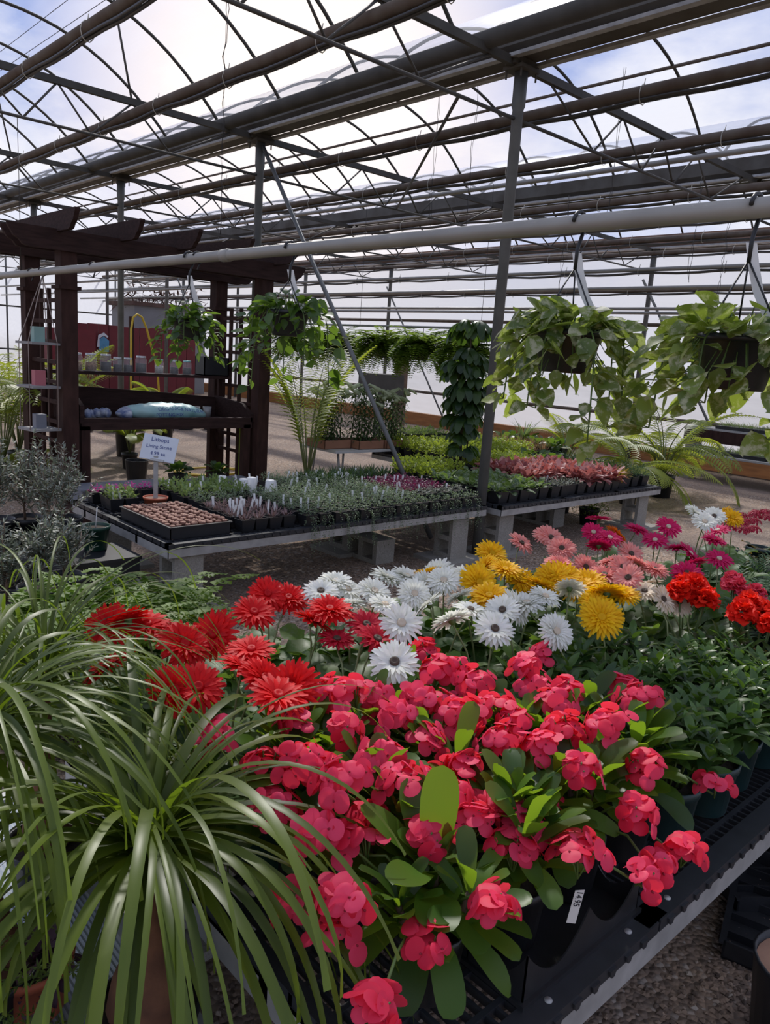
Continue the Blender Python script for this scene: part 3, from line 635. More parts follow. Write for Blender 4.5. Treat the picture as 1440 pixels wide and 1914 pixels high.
for i, (x, y, r_, c_) in enumerate(ep):
    fo, st, tips = EV[i % 5]; rz = U(0, 6.3)
    lab = f'coral-pink crown of thorns, {colname[c_] if not (r_ == 2 and c_ == 2) else "rightmost"} in the {rowname[r_]} row of the near bench'
    if r_ == 0 and c_ == 0: lab = 'crown of thorns with one tall upright leaf at bench front, left of price stake'
    if r_ == 0 and c_ == 1: lab = 'crown of thorns plant in the black pot holding the white price stake'
    t = thing('crown_of_thorns', lab, 'potted plant', (x, y, BZ+(.012 if r_ == 0 else 0)), 0, 'crown of thorns plants on the near bench')
    link('pot', POTK, t); link('soil', SOILK, t)
    if r_ == 0 and c_ == 0:
        fm, sm, tips = euph_foliage(4, .12, .15, 9)
        for (az, e0, e1, L, W, z) in ((math.radians(35), 1.52, 1.35, .20, .062, .20), (math.radians(80), 1.2, .9, .17, .055, .2), (math.radians(200), .95, .2, .17, .06, .22), (math.radians(228), .75, -.1, .15, .07, .20), (math.radians(-80), .7, -.2, .15, .05, .2), (math.radians(-50), .25, -.5, .17, .055, .17), (math.radians(-25), .5, -.2, .17, .055, .18), (math.radians(170), .15, -.7, .16, .05, .16), (math.radians(210), .1, -.8, .16, .055, .15), (math.radians(245), -.1, -1, .15, .055, .15), (math.radians(-70), 0, -.9, .17, .055, .15), (math.radians(265), .3, -.6, .13, .05, .2), (math.radians(120), 1.0, .4, .16, .05, .22)):
            leaf(fm, (0, 0, z), az, e0, e1, L*1.15, W*1.12, 'obov', 9, .12, U(-.2, .2), wave=.04)
        fo = fm.mesh('foliage', 'l_euph'); st = sm.mesh('stems', 'stem_brown'); rz = 0
    link('foliage', fo, t, rot=(0, 0, rz)); link('stems', st, t, rot=(0, 0, rz))
    for k, p in enumerate(clus[i]):
        q = p-Vector((x, y, t.location.z)); 
        cl = CL[R.randrange(4)] if p.z > .70 else CL[R.choice((1, 2, 5))]
        if r_ == 0 and c_ == 0 and abs(p.z-.68) < .001: cl = CL[4]
        o = link('flower_cluster', cl[0], t, q, (U(-.35, .25)+.25, U(-.35, .25)-.2, U(0, 6.3))); link('flower_stalk', cl[2], o)
        sm = MB(); b = Vector((q.x*.3, q.y*.3, .2)); sm.tube([b, (b+q)/2+Vector((0, 0, .02)), q-Vector((0, 0, .02))], .0028, 5)
        link('flower_stem', sm.mesh('flower_stem', 'stem_green'), t)
# carrier tray with scalloped fins round the front pots
def carrier(x0, x1, y0, y1, lab):
    mb = MB(); t = thing('carrier_tray', lab, 'tray', ((x0+x1)/2, (y0+y1)/2, BZ)); hx, hy = (x1-x0)/2, (y1-y0)/2
    mb.box(-hx, hx, -hy, hy, 0, .006)
    def wall(L, n, put):
        w = L/n
        for k in range(n):
            pts = [(0, 0)]
            for j in range(13):
                s = j/12; h = .035+.075*abs(2*s-1)**1.8; pts.append((s*w, h))
            pts.append((w, 0)); put([(k*w+p[0], p[1]) for p in pts[:]])
    for yy in (-hy, hy-.003): wall(2*hx, 2, lambda P, yy=yy: mb.prism([(p[0]-hx, p[1]) for p in P], 'y', yy, yy+.003))
    for xx in (-hx, hx-.003): wall(2*hy, 2, lambda P, xx=xx: mb.prism([(p[0]-hy, p[1]) for p in P], 'x', xx, xx+.003))
    mb.prism([(p-hx, q) for p, q in ((0, 0), (hx*2, 0), (hx*2, .05), (hx+.03, .05), (hx, .1), (hx-.03, .05), (0, .05))], 'y', -.0015, .0015)
    rim = MB()
    for a, b, c, e in ((-hx-.008, hx+.008, -hy-.008, -hy), (-hx-.008, hx+.008, hy, hy+.008), (-hx-.008, -hx, -hy, hy), (hx, hx+.008, -hy, hy)): rim.box(a, b, c, e, 0, .01)
    link('tray', mb.mesh('tray', 'black_tray', False), t); link('rim', rim.mesh('rim', 'black_tray', False), t)
carrier(1.055, 1.46, .665, .935, 'black plastic carrier tray with scalloped sides on the front edge of the near bench')
# price stake
t = thing('price_stake', 'white plastic plant stake with a handwritten price in the front pot', 'plant label', (1.195, .668, .555), 0)
mb = MB(); mb.prism([(-.009, 0), (.009, 0), (.0085, .082), (-.009, .078)], 'y', -.0005, .0005); o = link('stake', mb.mesh('stake', 'white_plastic', False), t, rot=(.12, .08, -.72))
tm = text_mesh('14.95', .017, 'ink'); link('lettering', tm, o, (0.0, -.0012, .060), (PI/2, PI/2, 0))

# ------------------------------------------------------------------ gerberas
def gerb_flower(mat, double=False, cen='dark'):
    mb = MB()
    layers = [(22, .050, .012, .10), (20, .046, .011, .25), (16, .034, .009, .5)] if not double else [(24, .050, .011, .05), (24, .048, .011, .2), (22, .042, .010, .42), (18, .032, .008, .7), (14, .022, .006, 1.0)]
    for n, L, W, el in layers:
        for k in range(n):
            az = 2*PI*k/n+U(-.08, .08); l = L*U(.9, 1.05)
            leaf(mb, sdir(az, 0)*.007, az, el+U(-.08, .08)+.15, el-U(.15, .45), l, W*U(.9, 1.1), 'petal', 3, .18, U(-.2, .2), w0=.35)
    c = MB(); c.lathe([(.0105, .002), (.011, .006), (.008, .009), (.004, .007), (0, .006)], 12)
    g = MB(); g.lathe([(.0, -.013), (.005, -.012), (.009, -.004), (.011, .002)], 8)
    return mb.mesh('petals', mat), c.mesh('flower_center', {'dark': 'stem_brown', 'light': 'p_cream', 'self': mat}[cen]), g.mesh('calyx', 'stem_green')
GF = dict(red=[gerb_flower('p_red', True, 'self'), gerb_flower('p_red', False, 'self')], crimson=[gerb_flower('p_crimson')], white=[gerb_flower('p_white'), gerb_flower('p_white', True, 'light'), gerb_flower('p_white', False, 'light')],
          yellow=[gerb_flower('p_yellow', True, 'self'), gerb_flower('p_yellow', True, 'self')], pink=[gerb_flower('p_pink', True), gerb_flower('p_pink')], magenta=[gerb_flower('p_magenta', False, 'light'), gerb_flower('p_magenta', True)], orange=[gerb_flower('p_orange', True, 'self')], cream=[gerb_flower('p_cream')])
GF['white2'] = GF['white']; GF['yellow2'] = GF['yellow']
GL = []
for i in range(5):
    mb = MB()
    for k in range(22):
        e0 = U(.45, 1.25) if k < 12 else U(.05, .6); leaf(mb, sdir(k*2.4, 0)*.012+Vector((0, 0, .14)), k*2.4+U(-.3, .3), e0, e0-U(.7, 1.5), U(.17, .235), U(.06, .085), 'lobed' if i != 3 else 'obov', 11, U(.0, .3), U(-.4, .4), drift=U(-.3, .3), wave=.10, ease=1.6)
    GL.append(mb.mesh('foliage', 'l_gerb'))
CELL = .185; owner = {}
def cell(p): return (round(p[0]/CELL), round(p[1]/CELL))
for cname, L in BLOOMS.items():
    for p in L: owner.setdefault(cell(p), {}).setdefault(cname, []).append(p)
own = {c: max(dd, key=lambda k: len(dd[k])) for c, dd in owner.items()}
pl = {}
for cname, L in BLOOMS.items():
    mine = [c for c, n_ in own.items() if n_ == cname]
    if not mine:
        q = cell(L[0]); own[(q[0]+.5, q[1]+.3)] = cname; mine = [(q[0]+.5, q[1]+.3)]
    for p in L:
        c = min(mine, key=lambda c: (c[0]*CELL-p[0])**2+(c[1]*CELL-p[1])**2); pl.setdefault(c, []).append(p)
adj = dict(red='bright red', crimson='crimson', white='white', yellow='golden yellow', pink='salmon pink', magenta='magenta', orange='small orange', cream='faded cream', white2='far white', yellow2='far yellow')
cnt = {}
for c in sorted(pl, key=lambda c: (c[0], c[1])):
    cname = own[c]; cnt[cname] = cnt.get(cname, 0)+1
    x, y = c[0]*CELL, min(max(c[1]*CELL, .8), 1.93); x = max(x, .84)
    n_ = len(pl[c])
    t = thing('gerbera', f'gerbera daisy with {n_} {adj[cname]} bloom{"s" if n_ > 1 else ""}, {ORD[cnt[cname]-1]} {adj[cname]} one from the left', 'potted plant', (x, y, BZ), 0, 'gerbera daisies on the near bench')
    link('pot', POTG, t, (0, 0, 0)); link('soil', SOILG, t)
    link('foliage', GL[R.randrange(5)], t, rot=(0, 0, U(0, 6.3)))
    for p in pl[c]:
        q = Vector(p)-Vector((x, y, BZ)); az = math.atan2(q.y, q.x)+U(-1, 1)
        if R.random() < .55: az = math.radians(U(200, 290))
        tl = U(.15, .95); nrm = sdir(az, PI/2-tl)
        eu = nrm.to_track_quat('Z', 'Y').to_euler(); f = R.choice(GF[cname])
        sc = U(1.0, 1.2)*(1.12 if cname in ('red', 'yellow') else 1.0)
        o = link('flower', f[0], t, q, eu, scale=(sc, sc, sc)); link('flower_center', f[1], o); link('calyx', f[2], o)
        b = Vector((U(-.02, .02), U(-.02, .02), .13)); mid = b.lerp(q, .55)+Vector((0, 0, .05)); e = q-nrm*.013
        sm = MB(); sm.tube([b, b.lerp(mid, .5)+Vector((0, 0, .02)), mid, mid.lerp(e, .6)-nrm*.006, e], [.0032, .003, .0027, .0025, .0025], 6); link('flower_stem', sm.mesh('flower_stem', 'stem_pale'), t)
# extra leafy gerberas without open blooms filling the left back of the bench
for k, (x, y) in enumerate(((1.10, 1.56), (1.18, 1.9), (1.38, 1.42), (1.62, 1.30))):
    t = thing('gerbera', f'leafy gerbera with no open bloom, {ORD[k]} from the left among the daisies', 'potted plant', (x, y, BZ), 0, 'gerbera daisies on the near bench')
    link('pot', POTG, t); link('soil', SOILG, t); link('foliage', GL[k % 5], t, rot=(0, 0, U(0, 6)))

# ------------------------------------------------------------------ glossy dark shrubs
SV = []
for i in range(4):
    fo = MB(); st = MB()
    for s in range(16):
        az = s*2.4; rr = .115*math.sqrt((s+.5)/16); h = .17*(1-.35*(rr/.115)**2)*U(.85, 1.1); top = Vector((math.cos(az)*rr, math.sin(az)*rr, .15+h))
        st.tube([(math.cos(az)*.02, math.sin(az)*.02, .12), top], [.003, .002], 5); young = R.random() < .3
        for k in range(10):
            f = k/9; e0 = .1+1.15*f+U(-.15, .15); L = U(.072, .10)*(1-.42*f)
            leaf(fo, top-Vector((0, 0, (1-f)*.05)), k*2.4+U(-.3, .3), e0, e0-U(.3, .9), L, L*U(.38, .46), 'ov', 5, U(.15, .35), U(-.2, .2), a=min(1, R.random()*.6+(.5*f if young else .12*f)))
    SV.append((fo.mesh('foliage', 'l_shrub'), st.mesh('stems', 'stem_green')))
k = 0; sp = []
for r_, yy in enumerate((.78, .99, 1.20, 1.40)):
    for c_ in range(10):
        xx = 1.78+.205*c_+(.1 if r_ % 2 else 0)
        if r_ == 3 and not 2.3 < xx < 2.4: continue
        if r_ == 2 and xx > 2.3: continue
        if r_ == 1 and 2.50 < xx < 2.95: continue
        if r_ == 0 and xx > 3.3: continue
        sp.append((xx, yy, r_))
cc = {}
for xx, yy, r_ in sp:
    cc[r_] = cc.get(r_, 0)+1; v = SV[R.randrange(4)]
    spawn([('pot', POTT), ('soil', SOILT), ('foliage', v[0], (0, 0, 0), (0, 0, U(0, 6.3))), ('stems', v[1])], 'glossy_shrub', f'dark glossy-leaved shrub without flowers, {ORD[cc[r_]-1]} from the left in {["front","second","third","back"][r_]} row of shrubs', 'potted plant', (xx+U(-.015, .015), yy+U(-.015, .015), BZ), 0, 'glossy dark shrubs on the near bench')
# ruffled scarlet blooms (double begonias)
def ruffle(mat, R0, n):
    mb = MB()
    for i in range(n):
        e = PI/2-1.75*((i+.5)/n)**.75; az = i*2.4; dr = sdir(az, e)
        leaf(mb, dr*R0*.45, az+U(-.4, .4), e+U(-.2, .3), e-U(.4, 1.0), R0*U(.5, .75), R0*.75, 'roundl', 4, .25, U(-.6, .6), wave=.2, w0=.3)
    return mb.mesh('flower_head', mat)
RF = [ruffle('p_scarlet', .05, 46), ruffle('p_scarlet', .044, 40), ruffle('p_rose', .045, 42)]
BV = []
for i in range(2):
    mb = MB()
    for k in range(26): e0 = U(.1, 1.2); leaf(mb, Vector((0, 0, .13)), k*2.4, e0, e0-U(.8, 1.4), U(.12, .17), U(.08, .11), 'roundl', 6, .1, U(-.3, .3), wave=.08)
    BV.append(mb.mesh('foliage', 'l_begonia'))
for x, y, kinds, lab in ((2.62, 1.16, [(-.06, .02, .40, 0), (.03, .05, .41, 1), (-.02, -.05, .385, 0), (.05, -.03, .38, 1), (.0, .0, .42, 0)], 'potted plant with ruffled scarlet flowers, left one of the scarlet pair'),
                         (2.66, .93, [(-.05, .05, .38, 0), (.02, .06, .40, 1), (.05, -.02, .37, 0), (-.04, -.04, .36, 1), (.08, .03, .36, 0)], 'potted plant with ruffled scarlet flowers near the right edge, right one of the scarlet pair'),
                         (2.86, 1.10, [(-.04, 0, .40, 2), (.04, .04, .40, 2), (.02, -.05, .38, 2)], 'potted plant with ruffled rose-pink flowers beside the scarlet ones'),
                         (2.84, .84, [(-.02, .02, .38, 1), (.05, -.02, .36, 0), (-.05, -.05, .35, 2)], 'bronze-leaved potted plant with orange-red flowers at the right edge of the picture')):
    t = thing('begonia', lab, 'potted plant', (x, y, BZ)); link('pot', POTT, t); link('soil', SOILT, t); link('foliage', BV[R.randrange(2)], t, rot=(0, 0, U(0, 6)))
    for a, b, z, kk in kinds: link('flower_head', RF[kk], t, (a, b, z), (U(-.3, .3), U(-.3, .3), U(0, 6)))
    for a, b, z, kk in kinds:
        sm = MB(); sm.tube([(a*.2, b*.2, .13), (a, b, z)], .003, 5); link('flower_stem', sm.mesh('flower_stem', 'stem_green'), t)
# feathery green plants, far right of the flower bench, and wine red heads
FV = []
for i in range(3):
    mb = MB()
    for k in range(46):
        az = k*2.4; e0 = U(.3, 1.4); o = Vector((0, 0, .14)); L = U(.14, .24); d0 = sdir(az, e0); e = e0
        p = o.copy()
        for q in range(9):
            e -= .11; dd = sdir(az, e); p = p+dd*L/9; 
            if q > 1:
                for sg in (-1, 1): leaf(mb, p, az+sg*1.0, e+.1, e-.3, .045*(1-.5*abs(q/9-.5)), .014, 'lance', 2, .1, 0)
    FV.append(mb.mesh('foliage', 'l_ferny'))
fc = 0
for x, y in ((3.15, 1.12), (3.38, 1.26), (3.6, 1.1), (3.6, 1.38), (3.85, 1.25), (3.36, .98), (4.05, 1.45), (4.1, 1.1), (3.9, .9), (4.35, 1.3), (3.62, .84)):
    spawn([('pot', POTT), ('soil', SOILT), ('foliage', FV[fc % 3], (0, 0, 0), (0, 0, U(0, 6)))], 'feathery_plant', f'green potted plant with feathery toothed leaves behind the pink daisies, {ORD[fc]} from the left', 'potted plant', (x, y, BZ), 0, 'feathery green plants at the right end of the flower bench'); fc += 1
hm = MB()
for i in range(60):
    az = i*2.4; e = PI/2-1.4*(i/60)**.6; dr = sdir(az, e); bract(hm, dr*.04+Vector((U(-.008, .008), U(-.008, .008), -.01)), dr, .0055, R.random())
HM = hm.mesh('flower_head', 'p_wine')
for k, (x, y) in enumerate(((4.35, 1.72), (4.6, 1.82), (4.55, 1.5), (4.9, 1.8), (4.85, 1.55))):
    t = thing('wine_red_plant', f'potted plant with small dark wine-red flower heads, {ORD[k]} from left at bench far end', 'potted plant', (x, y, BZ), 0, 'wine-red flowered plants at the far end of the flower bench'); link('pot', POTT, t); link('soil', SOILT, t); link('foliage', BV[0], t, scale=(.8, .8, .8))
    for j in range(5): a = j*1.25; rr = .07 if j else 0; link('flower_head', HM, t, (math.cos(a)*rr, math.sin(a)*rr, .36-.02*(j > 0)), (0, 0, j))

# ------------------------------------------------------------------ ponytail palms at the left
def pony(n, L0, L1, W0, W1, hz, lean):
    mb = MB()
    for k in range(n):
        az = k*2.4+U(-.3, .3); f = k/n; e0 = U(.45, 1.5) if k % 5 else U(-.2, .5); L = U(L0, L1); W = U(W0, W1)
        m_ = 16; drp = U(2.0, 3.1); o = Vector((math.cos(az)*.02, math.sin(az)*.02, hz+U(-.03, .02)))
        e1 = max(-1.52, e0-drp); leaf(mb, o, az, e0, e1, L, W, 'strap', m_, U(.1, .3), U(-.25, .25), drift=U(-.55, .55), ease=U(.75, 1.25), w0=.5)
    return mb
LB = .24
def lowbench():
    r = thing('side_bench', 'low metal edged bench at bottom left carrying the grassy palms', 'bench', (.33, 1.5, 0))
    mb = MB()
    vs = [];
    for i in range(121): x = -.34+.68*i/120; z = LB-.004+(.0025 if i % 2 else 0); vs += [(x, -.72, z), (x, .72, z)]
    mb.add(vs, [(2*i, 2*i+2, 2*i+3, 2*i+1) for i in range(120)]); link('ribbed_sheet', mb.mesh('ribbed_sheet', 'polycarb', False), r)
    mb = MB(); mb.box(-.37, -.33, -.75, .75, LB-.06, LB+.01); mb.box(.33, .37, -.75, .75, LB-.06, LB+.01); mb.box(-.37, .37, -.75, -.71, LB-.06, LB+.01); mb.box(-.37, .37, .71, .75, LB-.06, LB+.01); link('frame', mb.mesh('frame', 'galv', False), r)
    for sx in (-.34, .34):
        for sy in (-.7, .7): mb = MB(); mb.box(sx-.02, sx+.02, sy-.02, sy+.02, 0, LB-.05); link('leg', mb.mesh('leg', 'galv', False), r)
lowbench()
def palm_thing(x, y, z, base, hz, args, lab, cr):
    t = thing('ponytail_palm', lab, 'potted plant', (x, y, z))
    mb = MB(); mb.lathe([(cr*1.1, 0), (cr*1.35, .02), (cr*1.2, .07), (cr*.7, .14), (.022, .22), (.016, hz*.7), (.018, hz), (0, hz+.01)], 16, (0, 0, base)); link('trunk', mb.mesh('trunk', 'caudex'), t)
    link('foliage', pony(*args[:5], hz+base, 0).mesh('foliage', 'l_pony'), t)
    p, s = pot_mesh(.10, base+.02, 'black_plastic'); link('pot', p, t); link('soil', s, t)
palm_thing(.57, 1.17, LB+.012, .10, .36, (150, .42, .74, .007, .024), 'arching ponytail palm with broad strap leaves and swollen brown trunk at bottom left', .055)
palm_thing(.37, 1.45, LB+.012, .10, .52, (170, .42, .70, .006, .016), 'ponytail palm with finer pale leaves behind the big one at left edge', .05)
palm_thing(.60, 1.78, LB+.012, .10, .46, (170, .42, .72, .004, .010), 'fine-leaved ponytail palm furthest back, leaves sweeping over the red daisies', .045)
# asparagus fern, violet leaved plant, orange pot under the palms
mb = MB()
for k in range(60):
    az = U(0, 6.3); e = U(.2, 1.4); p = Vector((0, 0, .13))
    for q in range(10):
        e -= .13; p = p+sdir(az, e)*.026
        for j in range(9): tiny(mb, p, sdir(U(0, 6.3), U(-.6, 1)), U(.012, .02), .004)
spawn([('pot', POTK), ('soil', SOILK), ('foliage', mb.mesh('foliage', 'l_asparagus'))], 'asparagus_fern', 'feathery light green asparagus fern half hidden left of the strap-leaved palm', 'potted plant', (.26, 1.30, LB+.012))
mb = MB()
for k in range(60): e0 = U(-.3, 1.2); leaf(mb, (0, 0, .10), k*2.4, e0, e0-1.0, U(.06, .12), U(.03, .045), 'ov', 5, .2, U(-.4, .4), wave=.15)
opot, osoil = pot_mesh(.085, .12, 'orange_pot')
spawn([('pot', opot), ('soil', osoil), ('foliage', mb.mesh('foliage', 'l_violet'))], 'purple_leaved_plant', 'purple crinkle-leaved plant in an orange pot at bottom left under the palm leaves', 'potted plant', (.44, 1.42, LB+.012))
# bottom right: nursery can, black trays
t = thing('nursery_can', 'black nursery can filled with tan soil at the bottom right corner', 'pot', (1.86, .41, 0))
mb = MB(); mb.lathe([(0, 0), (.10, 0), (.125, .26), (.128, .27), (.120, .27), (.118, .22)], 24); link('can', mb.mesh('can', 'black_plastic'), t); mb = MB(); mb.lathe([(.118, .25), (0, .255)], 24); link('soil', mb.mesh('soil', 'tan'), t)
for k, (x, y, rz) in enumerate(((2.35, .62, .3), (2.55, .85, .9), (2.75, .55, .1))):
    mb = MB(); a, b = .27, .14
    mb.box(-a, a, -b, b, 0, .006)
    for q in ((-a, a, -b, -b+.006), (-a, a, b-.006, b), (-a, -a+.006, -b, b), (a-.006, a, -b, b)): mb.box(*q, 0, .055)
    mb.box(-a-.012, a+.012, -b-.012, -b, .05, .056); mb.box(-a-.012, a+.012, b, b+.012, .05, .056)
    for i in range(1, 6): mb.box(-a+2*a*i/6-.003, -a+2*a*i/6+.003, -b, b, .006, .03)
    solo('plant_tray', mb, 'black_tray', f'empty black plastic tray on the gravel under the near bench, {["front","middle","rear"][k]} one', 'tray', 'empty trays under the near bench', loc=(x, y, .002), rot=(.02, 0, rz), smooth=False)
# ------------------------------------------------------------------ small plants on the far benches
def bushy(rad, h, n, L, W, el=(.0, 1.2), z0=.07, drape=0):
    mb = MB()
    for k in range(n):
        rr = rad*math.sqrt(R.random()); az = U(0, 6.3); zz = z0+h*R.random()*(1-.5*(rr/rad)**2)
        tiny(mb, (rr*math.cos(az), rr*math.sin(az), zz), sdir(az+U(-.8, .8), U(*el)), L*U(.7, 1.2), W*U(.8, 1.2))
    for k in range(drape):
        az = math.radians(U(225, 315)); p = Vector((rad*.8*math.cos(az), rad*.8*math.sin(az), z0)); e = .2; D = U(.08, .22)
        for q in range(14):
            e = max(-1.5, e-.35); p = p+sdir(az+U(-.3, .3), e)*D/14*1.4
            for j in range(2): tiny(mb, p, sdir(U(0, 6.3), U(-1, .4)), L*.8, W*.8)
    return mb
def blades(n, L, W, e0=(.9, 1.5), bend=.6, z0=.07, rad=.03, kind='lance'):
    mb = MB()
    for k in range(n):
        az = U(0, 6.3); e = U(*e0); leaf(mb, (rad*math.cos(az)*R.random(), rad*math.sin(az)*R.random(), z0), az, e, e-bend*U(.5, 1.3), L*U(.7, 1.1), W, kind, 3, .2, U(-.3, .3))
    return mb
def broad(n, L, W, kind='ov', z0=.07, e=(.1, 1.3), m=4):
    mb = MB()
    for k in range(n):
        e0 = e[0]+(e[1]-e[0])*((k+.5)/n); leaf(mb, sdir(k*2.4, 0)*.01+Vector((0, 0, z0)), k*2.4+U(-.3, .3), e0+.15, e0-U(.4, .9), L*U(.7, 1.1), W*U(.8, 1.1), kind, m, .2, U(-.4, .4), wave=.08, stalk=L*.35)
    return mb
SQ = sqpot_mesh(.098, .075); SQL = sqpot_mesh(.135, .10)
def variants(n, f, mat): return [f().mesh('foliage', mat) for _ in range(n)]
KIND = dict(
    grey=(variants(4, lambda: bushy(.055, .075, 130, .017, .008), 'l_grey'), SQ, 'grey-green herb seedling in a small black pot', 'herb_seedling'),
    trail=(variants(3, lambda: bushy(.055, .06, 110, .014, .008, drape=12), 'l_grey'), SQ, 'trailing grey-green plant spilling over the bench edge', 'trailing_plant'),
    light=(variants(3, lambda: bushy(.05, .07, 60, .03, .018, (.3, 1.3)), 'l_light'), SQ, 'pale green seedling in a small black pot', 'pale_seedling'),
    dark=(variants(3, lambda: blades(34, .10, .012, (.8, 1.5), .5), 'l_dark'), SQ, 'dark green upright-leaved seedling in a black pot', 'dark_seedling'),
    purple=(variants(3, lambda: bushy(.055, .06, 80, .026, .015, (0, 1.1)), 'l_purple'), SQ, 'purple-leaved seedling in a small black pot', 'purple_seedling'),
    succ=(variants(3, lambda: blades(26, .055, .009, (.3, 1.3), -.2), 'l_succ'), SQ, 'pinkish spiky succulent in a small black pot', 'spiky_succulent'),
    tinym=(variants(2, lambda: bushy(.05, .06, 60, .016, .014, (.3, 1.4)), 'p_tiny_mag'), SQ, 'seedling with tiny magenta flowers', 'magenta_seedling'),
    hosta=(variants(3, lambda: broad(12, .10, .06), 'l_hosta'), SQL, 'variegated broad-leaved plant in a square black pot', 'variegated_plant'),
    silver=(variants(3, lambda: bushy(.06, .08, 110, .02, .012), 'l_silver'), SQL, 'small silvery-leaved plant in a square black pot', 'silvery_plant'),
    calad=(variants(4, lambda: broad(24, .14, .055, 'ov', .09, (.0, 1.4)), 'l_caladium'), SQL, 'red and pink leaved plant in a square black pot', 'red_leaved_plant'),
    gold=(variants(2, lambda: broad(14, .11, .035, 'lance', .09), 'l_gold'), SQL, 'golden brown leaved plant in a square black pot', 'golden_leaved_plant'),
    fine=(variants(3, lambda: bushy(.09, .17, 210, .03, .008, (-.3, 1.3)), 'l_ferny'), SQL, 'fine-leaved airy green plant in a square black pot', 'airy_plant'),
    lime=(variants(3, lambda: bushy(.10, .17, 170, .04, .025, (0, 1.3)), 'l_lime'), SQL, 'lime-green foliage plant in a square black pot', 'lime_plant'),
    straw=(variants(2, lambda: blades(50, .20, .004, (1.1, 1.55), .2, rad=.05), 'l_straw'), SQL, 'upright straw-coloured grass in a square black pot', 'straw_grass'),
    big=(variants(2, lambda: broad(11, .15, .10, 'roundl', .1), 'l_pothos_green'), SQL, 'large round-leaved green plant in a square black pot', 'round_leaved_plant'))
def plot(kind, x0, x1, y0, y1, s, z, where, jit=.012):
    var, pt, lab, nm = KIND[kind]; nx = max(1, round((x1-x0)/s)); ny = max(1, round((y1-y0)/s))
    for j in range(ny):
        for i in range(nx):
            x = x0+(i+.5)*(x1-x0)/nx; y = y0+(j+.5)*(y1-y0)/ny
            r = 'front' if j == 0 else 'back' if j == ny-1 else ORD[j]
            L = f'{lab.split(" in a ")[0]}, {ORD[i]} from left, {r} row {where}' if ny > 1 else f'{lab.split(" in a ")[0]}, {ORD[i]} from left {where}'
            t = thing(nm, L, 'potted plant', (x+U(-jit, jit), y+U(-jit, jit), z), 0, f'{lab.split(" in a ")[0]}s {where}')
            link('pot', pt[0], t); link('soil', pt[1], t); link('foliage', R.choice(var), t, rot=(0, 0, U(-.5, .5) if kind == 'trail' else U(0, 6.3)))
Z2 = BZ+.001
plot('trail', 3.05, 4.85, 4.0, 4.12, .12, Z2, 'along seedling bench edge')
plot('grey', 3.05, 4.3, 4.14, 4.85, .116, Z2, 'mid seedling bench')
plot('grey', 3.55, 4.3, 4.87, 5.2, .116, Z2, 'behind the white cups')
plot('purple', 4.32, 4.86, 4.36, 4.95, .116, Z2, 'of purple patch')
plot('silver', 4.32, 4.86, 4.14, 4.34, .14, Z2, 'beside first post')
plot('dark', 3.9, 4.86, 5.0, 5.38, .116, Z2, 'of dark patch')
plot('grey', 3.55, 3.9, 5.22, 5.38, .116, Z2, 'by the dark patch')
plot('light', 2.62, 3.2, 4.86, 5.38, .116, Z2, 'behind the sign')
plot('light', 2.14, 2.36, 4.96, 5.2, .116, Z2, 'at bench left end')
plot('tinym', 2.12, 2.6, 5.22, 5.38, .12, Z2, 'at back left corner')
plot('succ', 2.58, 3.02, 4.06, 4.6, .108, Z2, 'right of living stones')
plot('grey', 2.62, 3.02, 4.62, 4.84, .12, Z2, 'behind the succulents')
plot('hosta', 5.04, 5.75, 3.98, 4.4, .14, Z2, 'by first post')
plot('silver', 5.78, 6.35, 3.98, 4.25, .14, Z2, 'front of red-leaf bench')
plot('calad', 5.80, 6.95, 4.27, 4.85, .145, Z2, 'of red-leaf bench')
plot('calad', 6.38, 6.95, 3.98, 4.25, .145, Z2, 'at bench front edge')
plot('gold', 6.97, 7.22, 4.0, 4.7, .15, Z2, 'beside red-leaved plants')
plot('fine', 7.24, 7.62, 4.0, 5.2, .17, Z2, 'at bench right end')
plot('hosta', 5.04, 5.75, 4.42, 4.8, .15, Z2, 'behind first post')
plot('lime', 5.04, 5.6, 4.82, 5.35, .16, Z2, 'left of the tall tree')
plot('lime', 6.05, 6.9, 4.87, 5.38, .16, Z2, 'behind red-leaved plants')
plot('big', 6.95, 7.22, 4.75, 5.35, .22, Z2, 'back of red-leaf bench')
plot('lime', 6.35, 8.0, 5.8, 6.95, .20, Z2, 'on the bench behind')
plot('straw', 8.02, 8.4, 5.8, 6.9, .22, Z2, 'beyond the lime plants')
plot('big', 8.42, 8.85, 5.8, 6.9, .25, Z2, 'on the rear bench end')
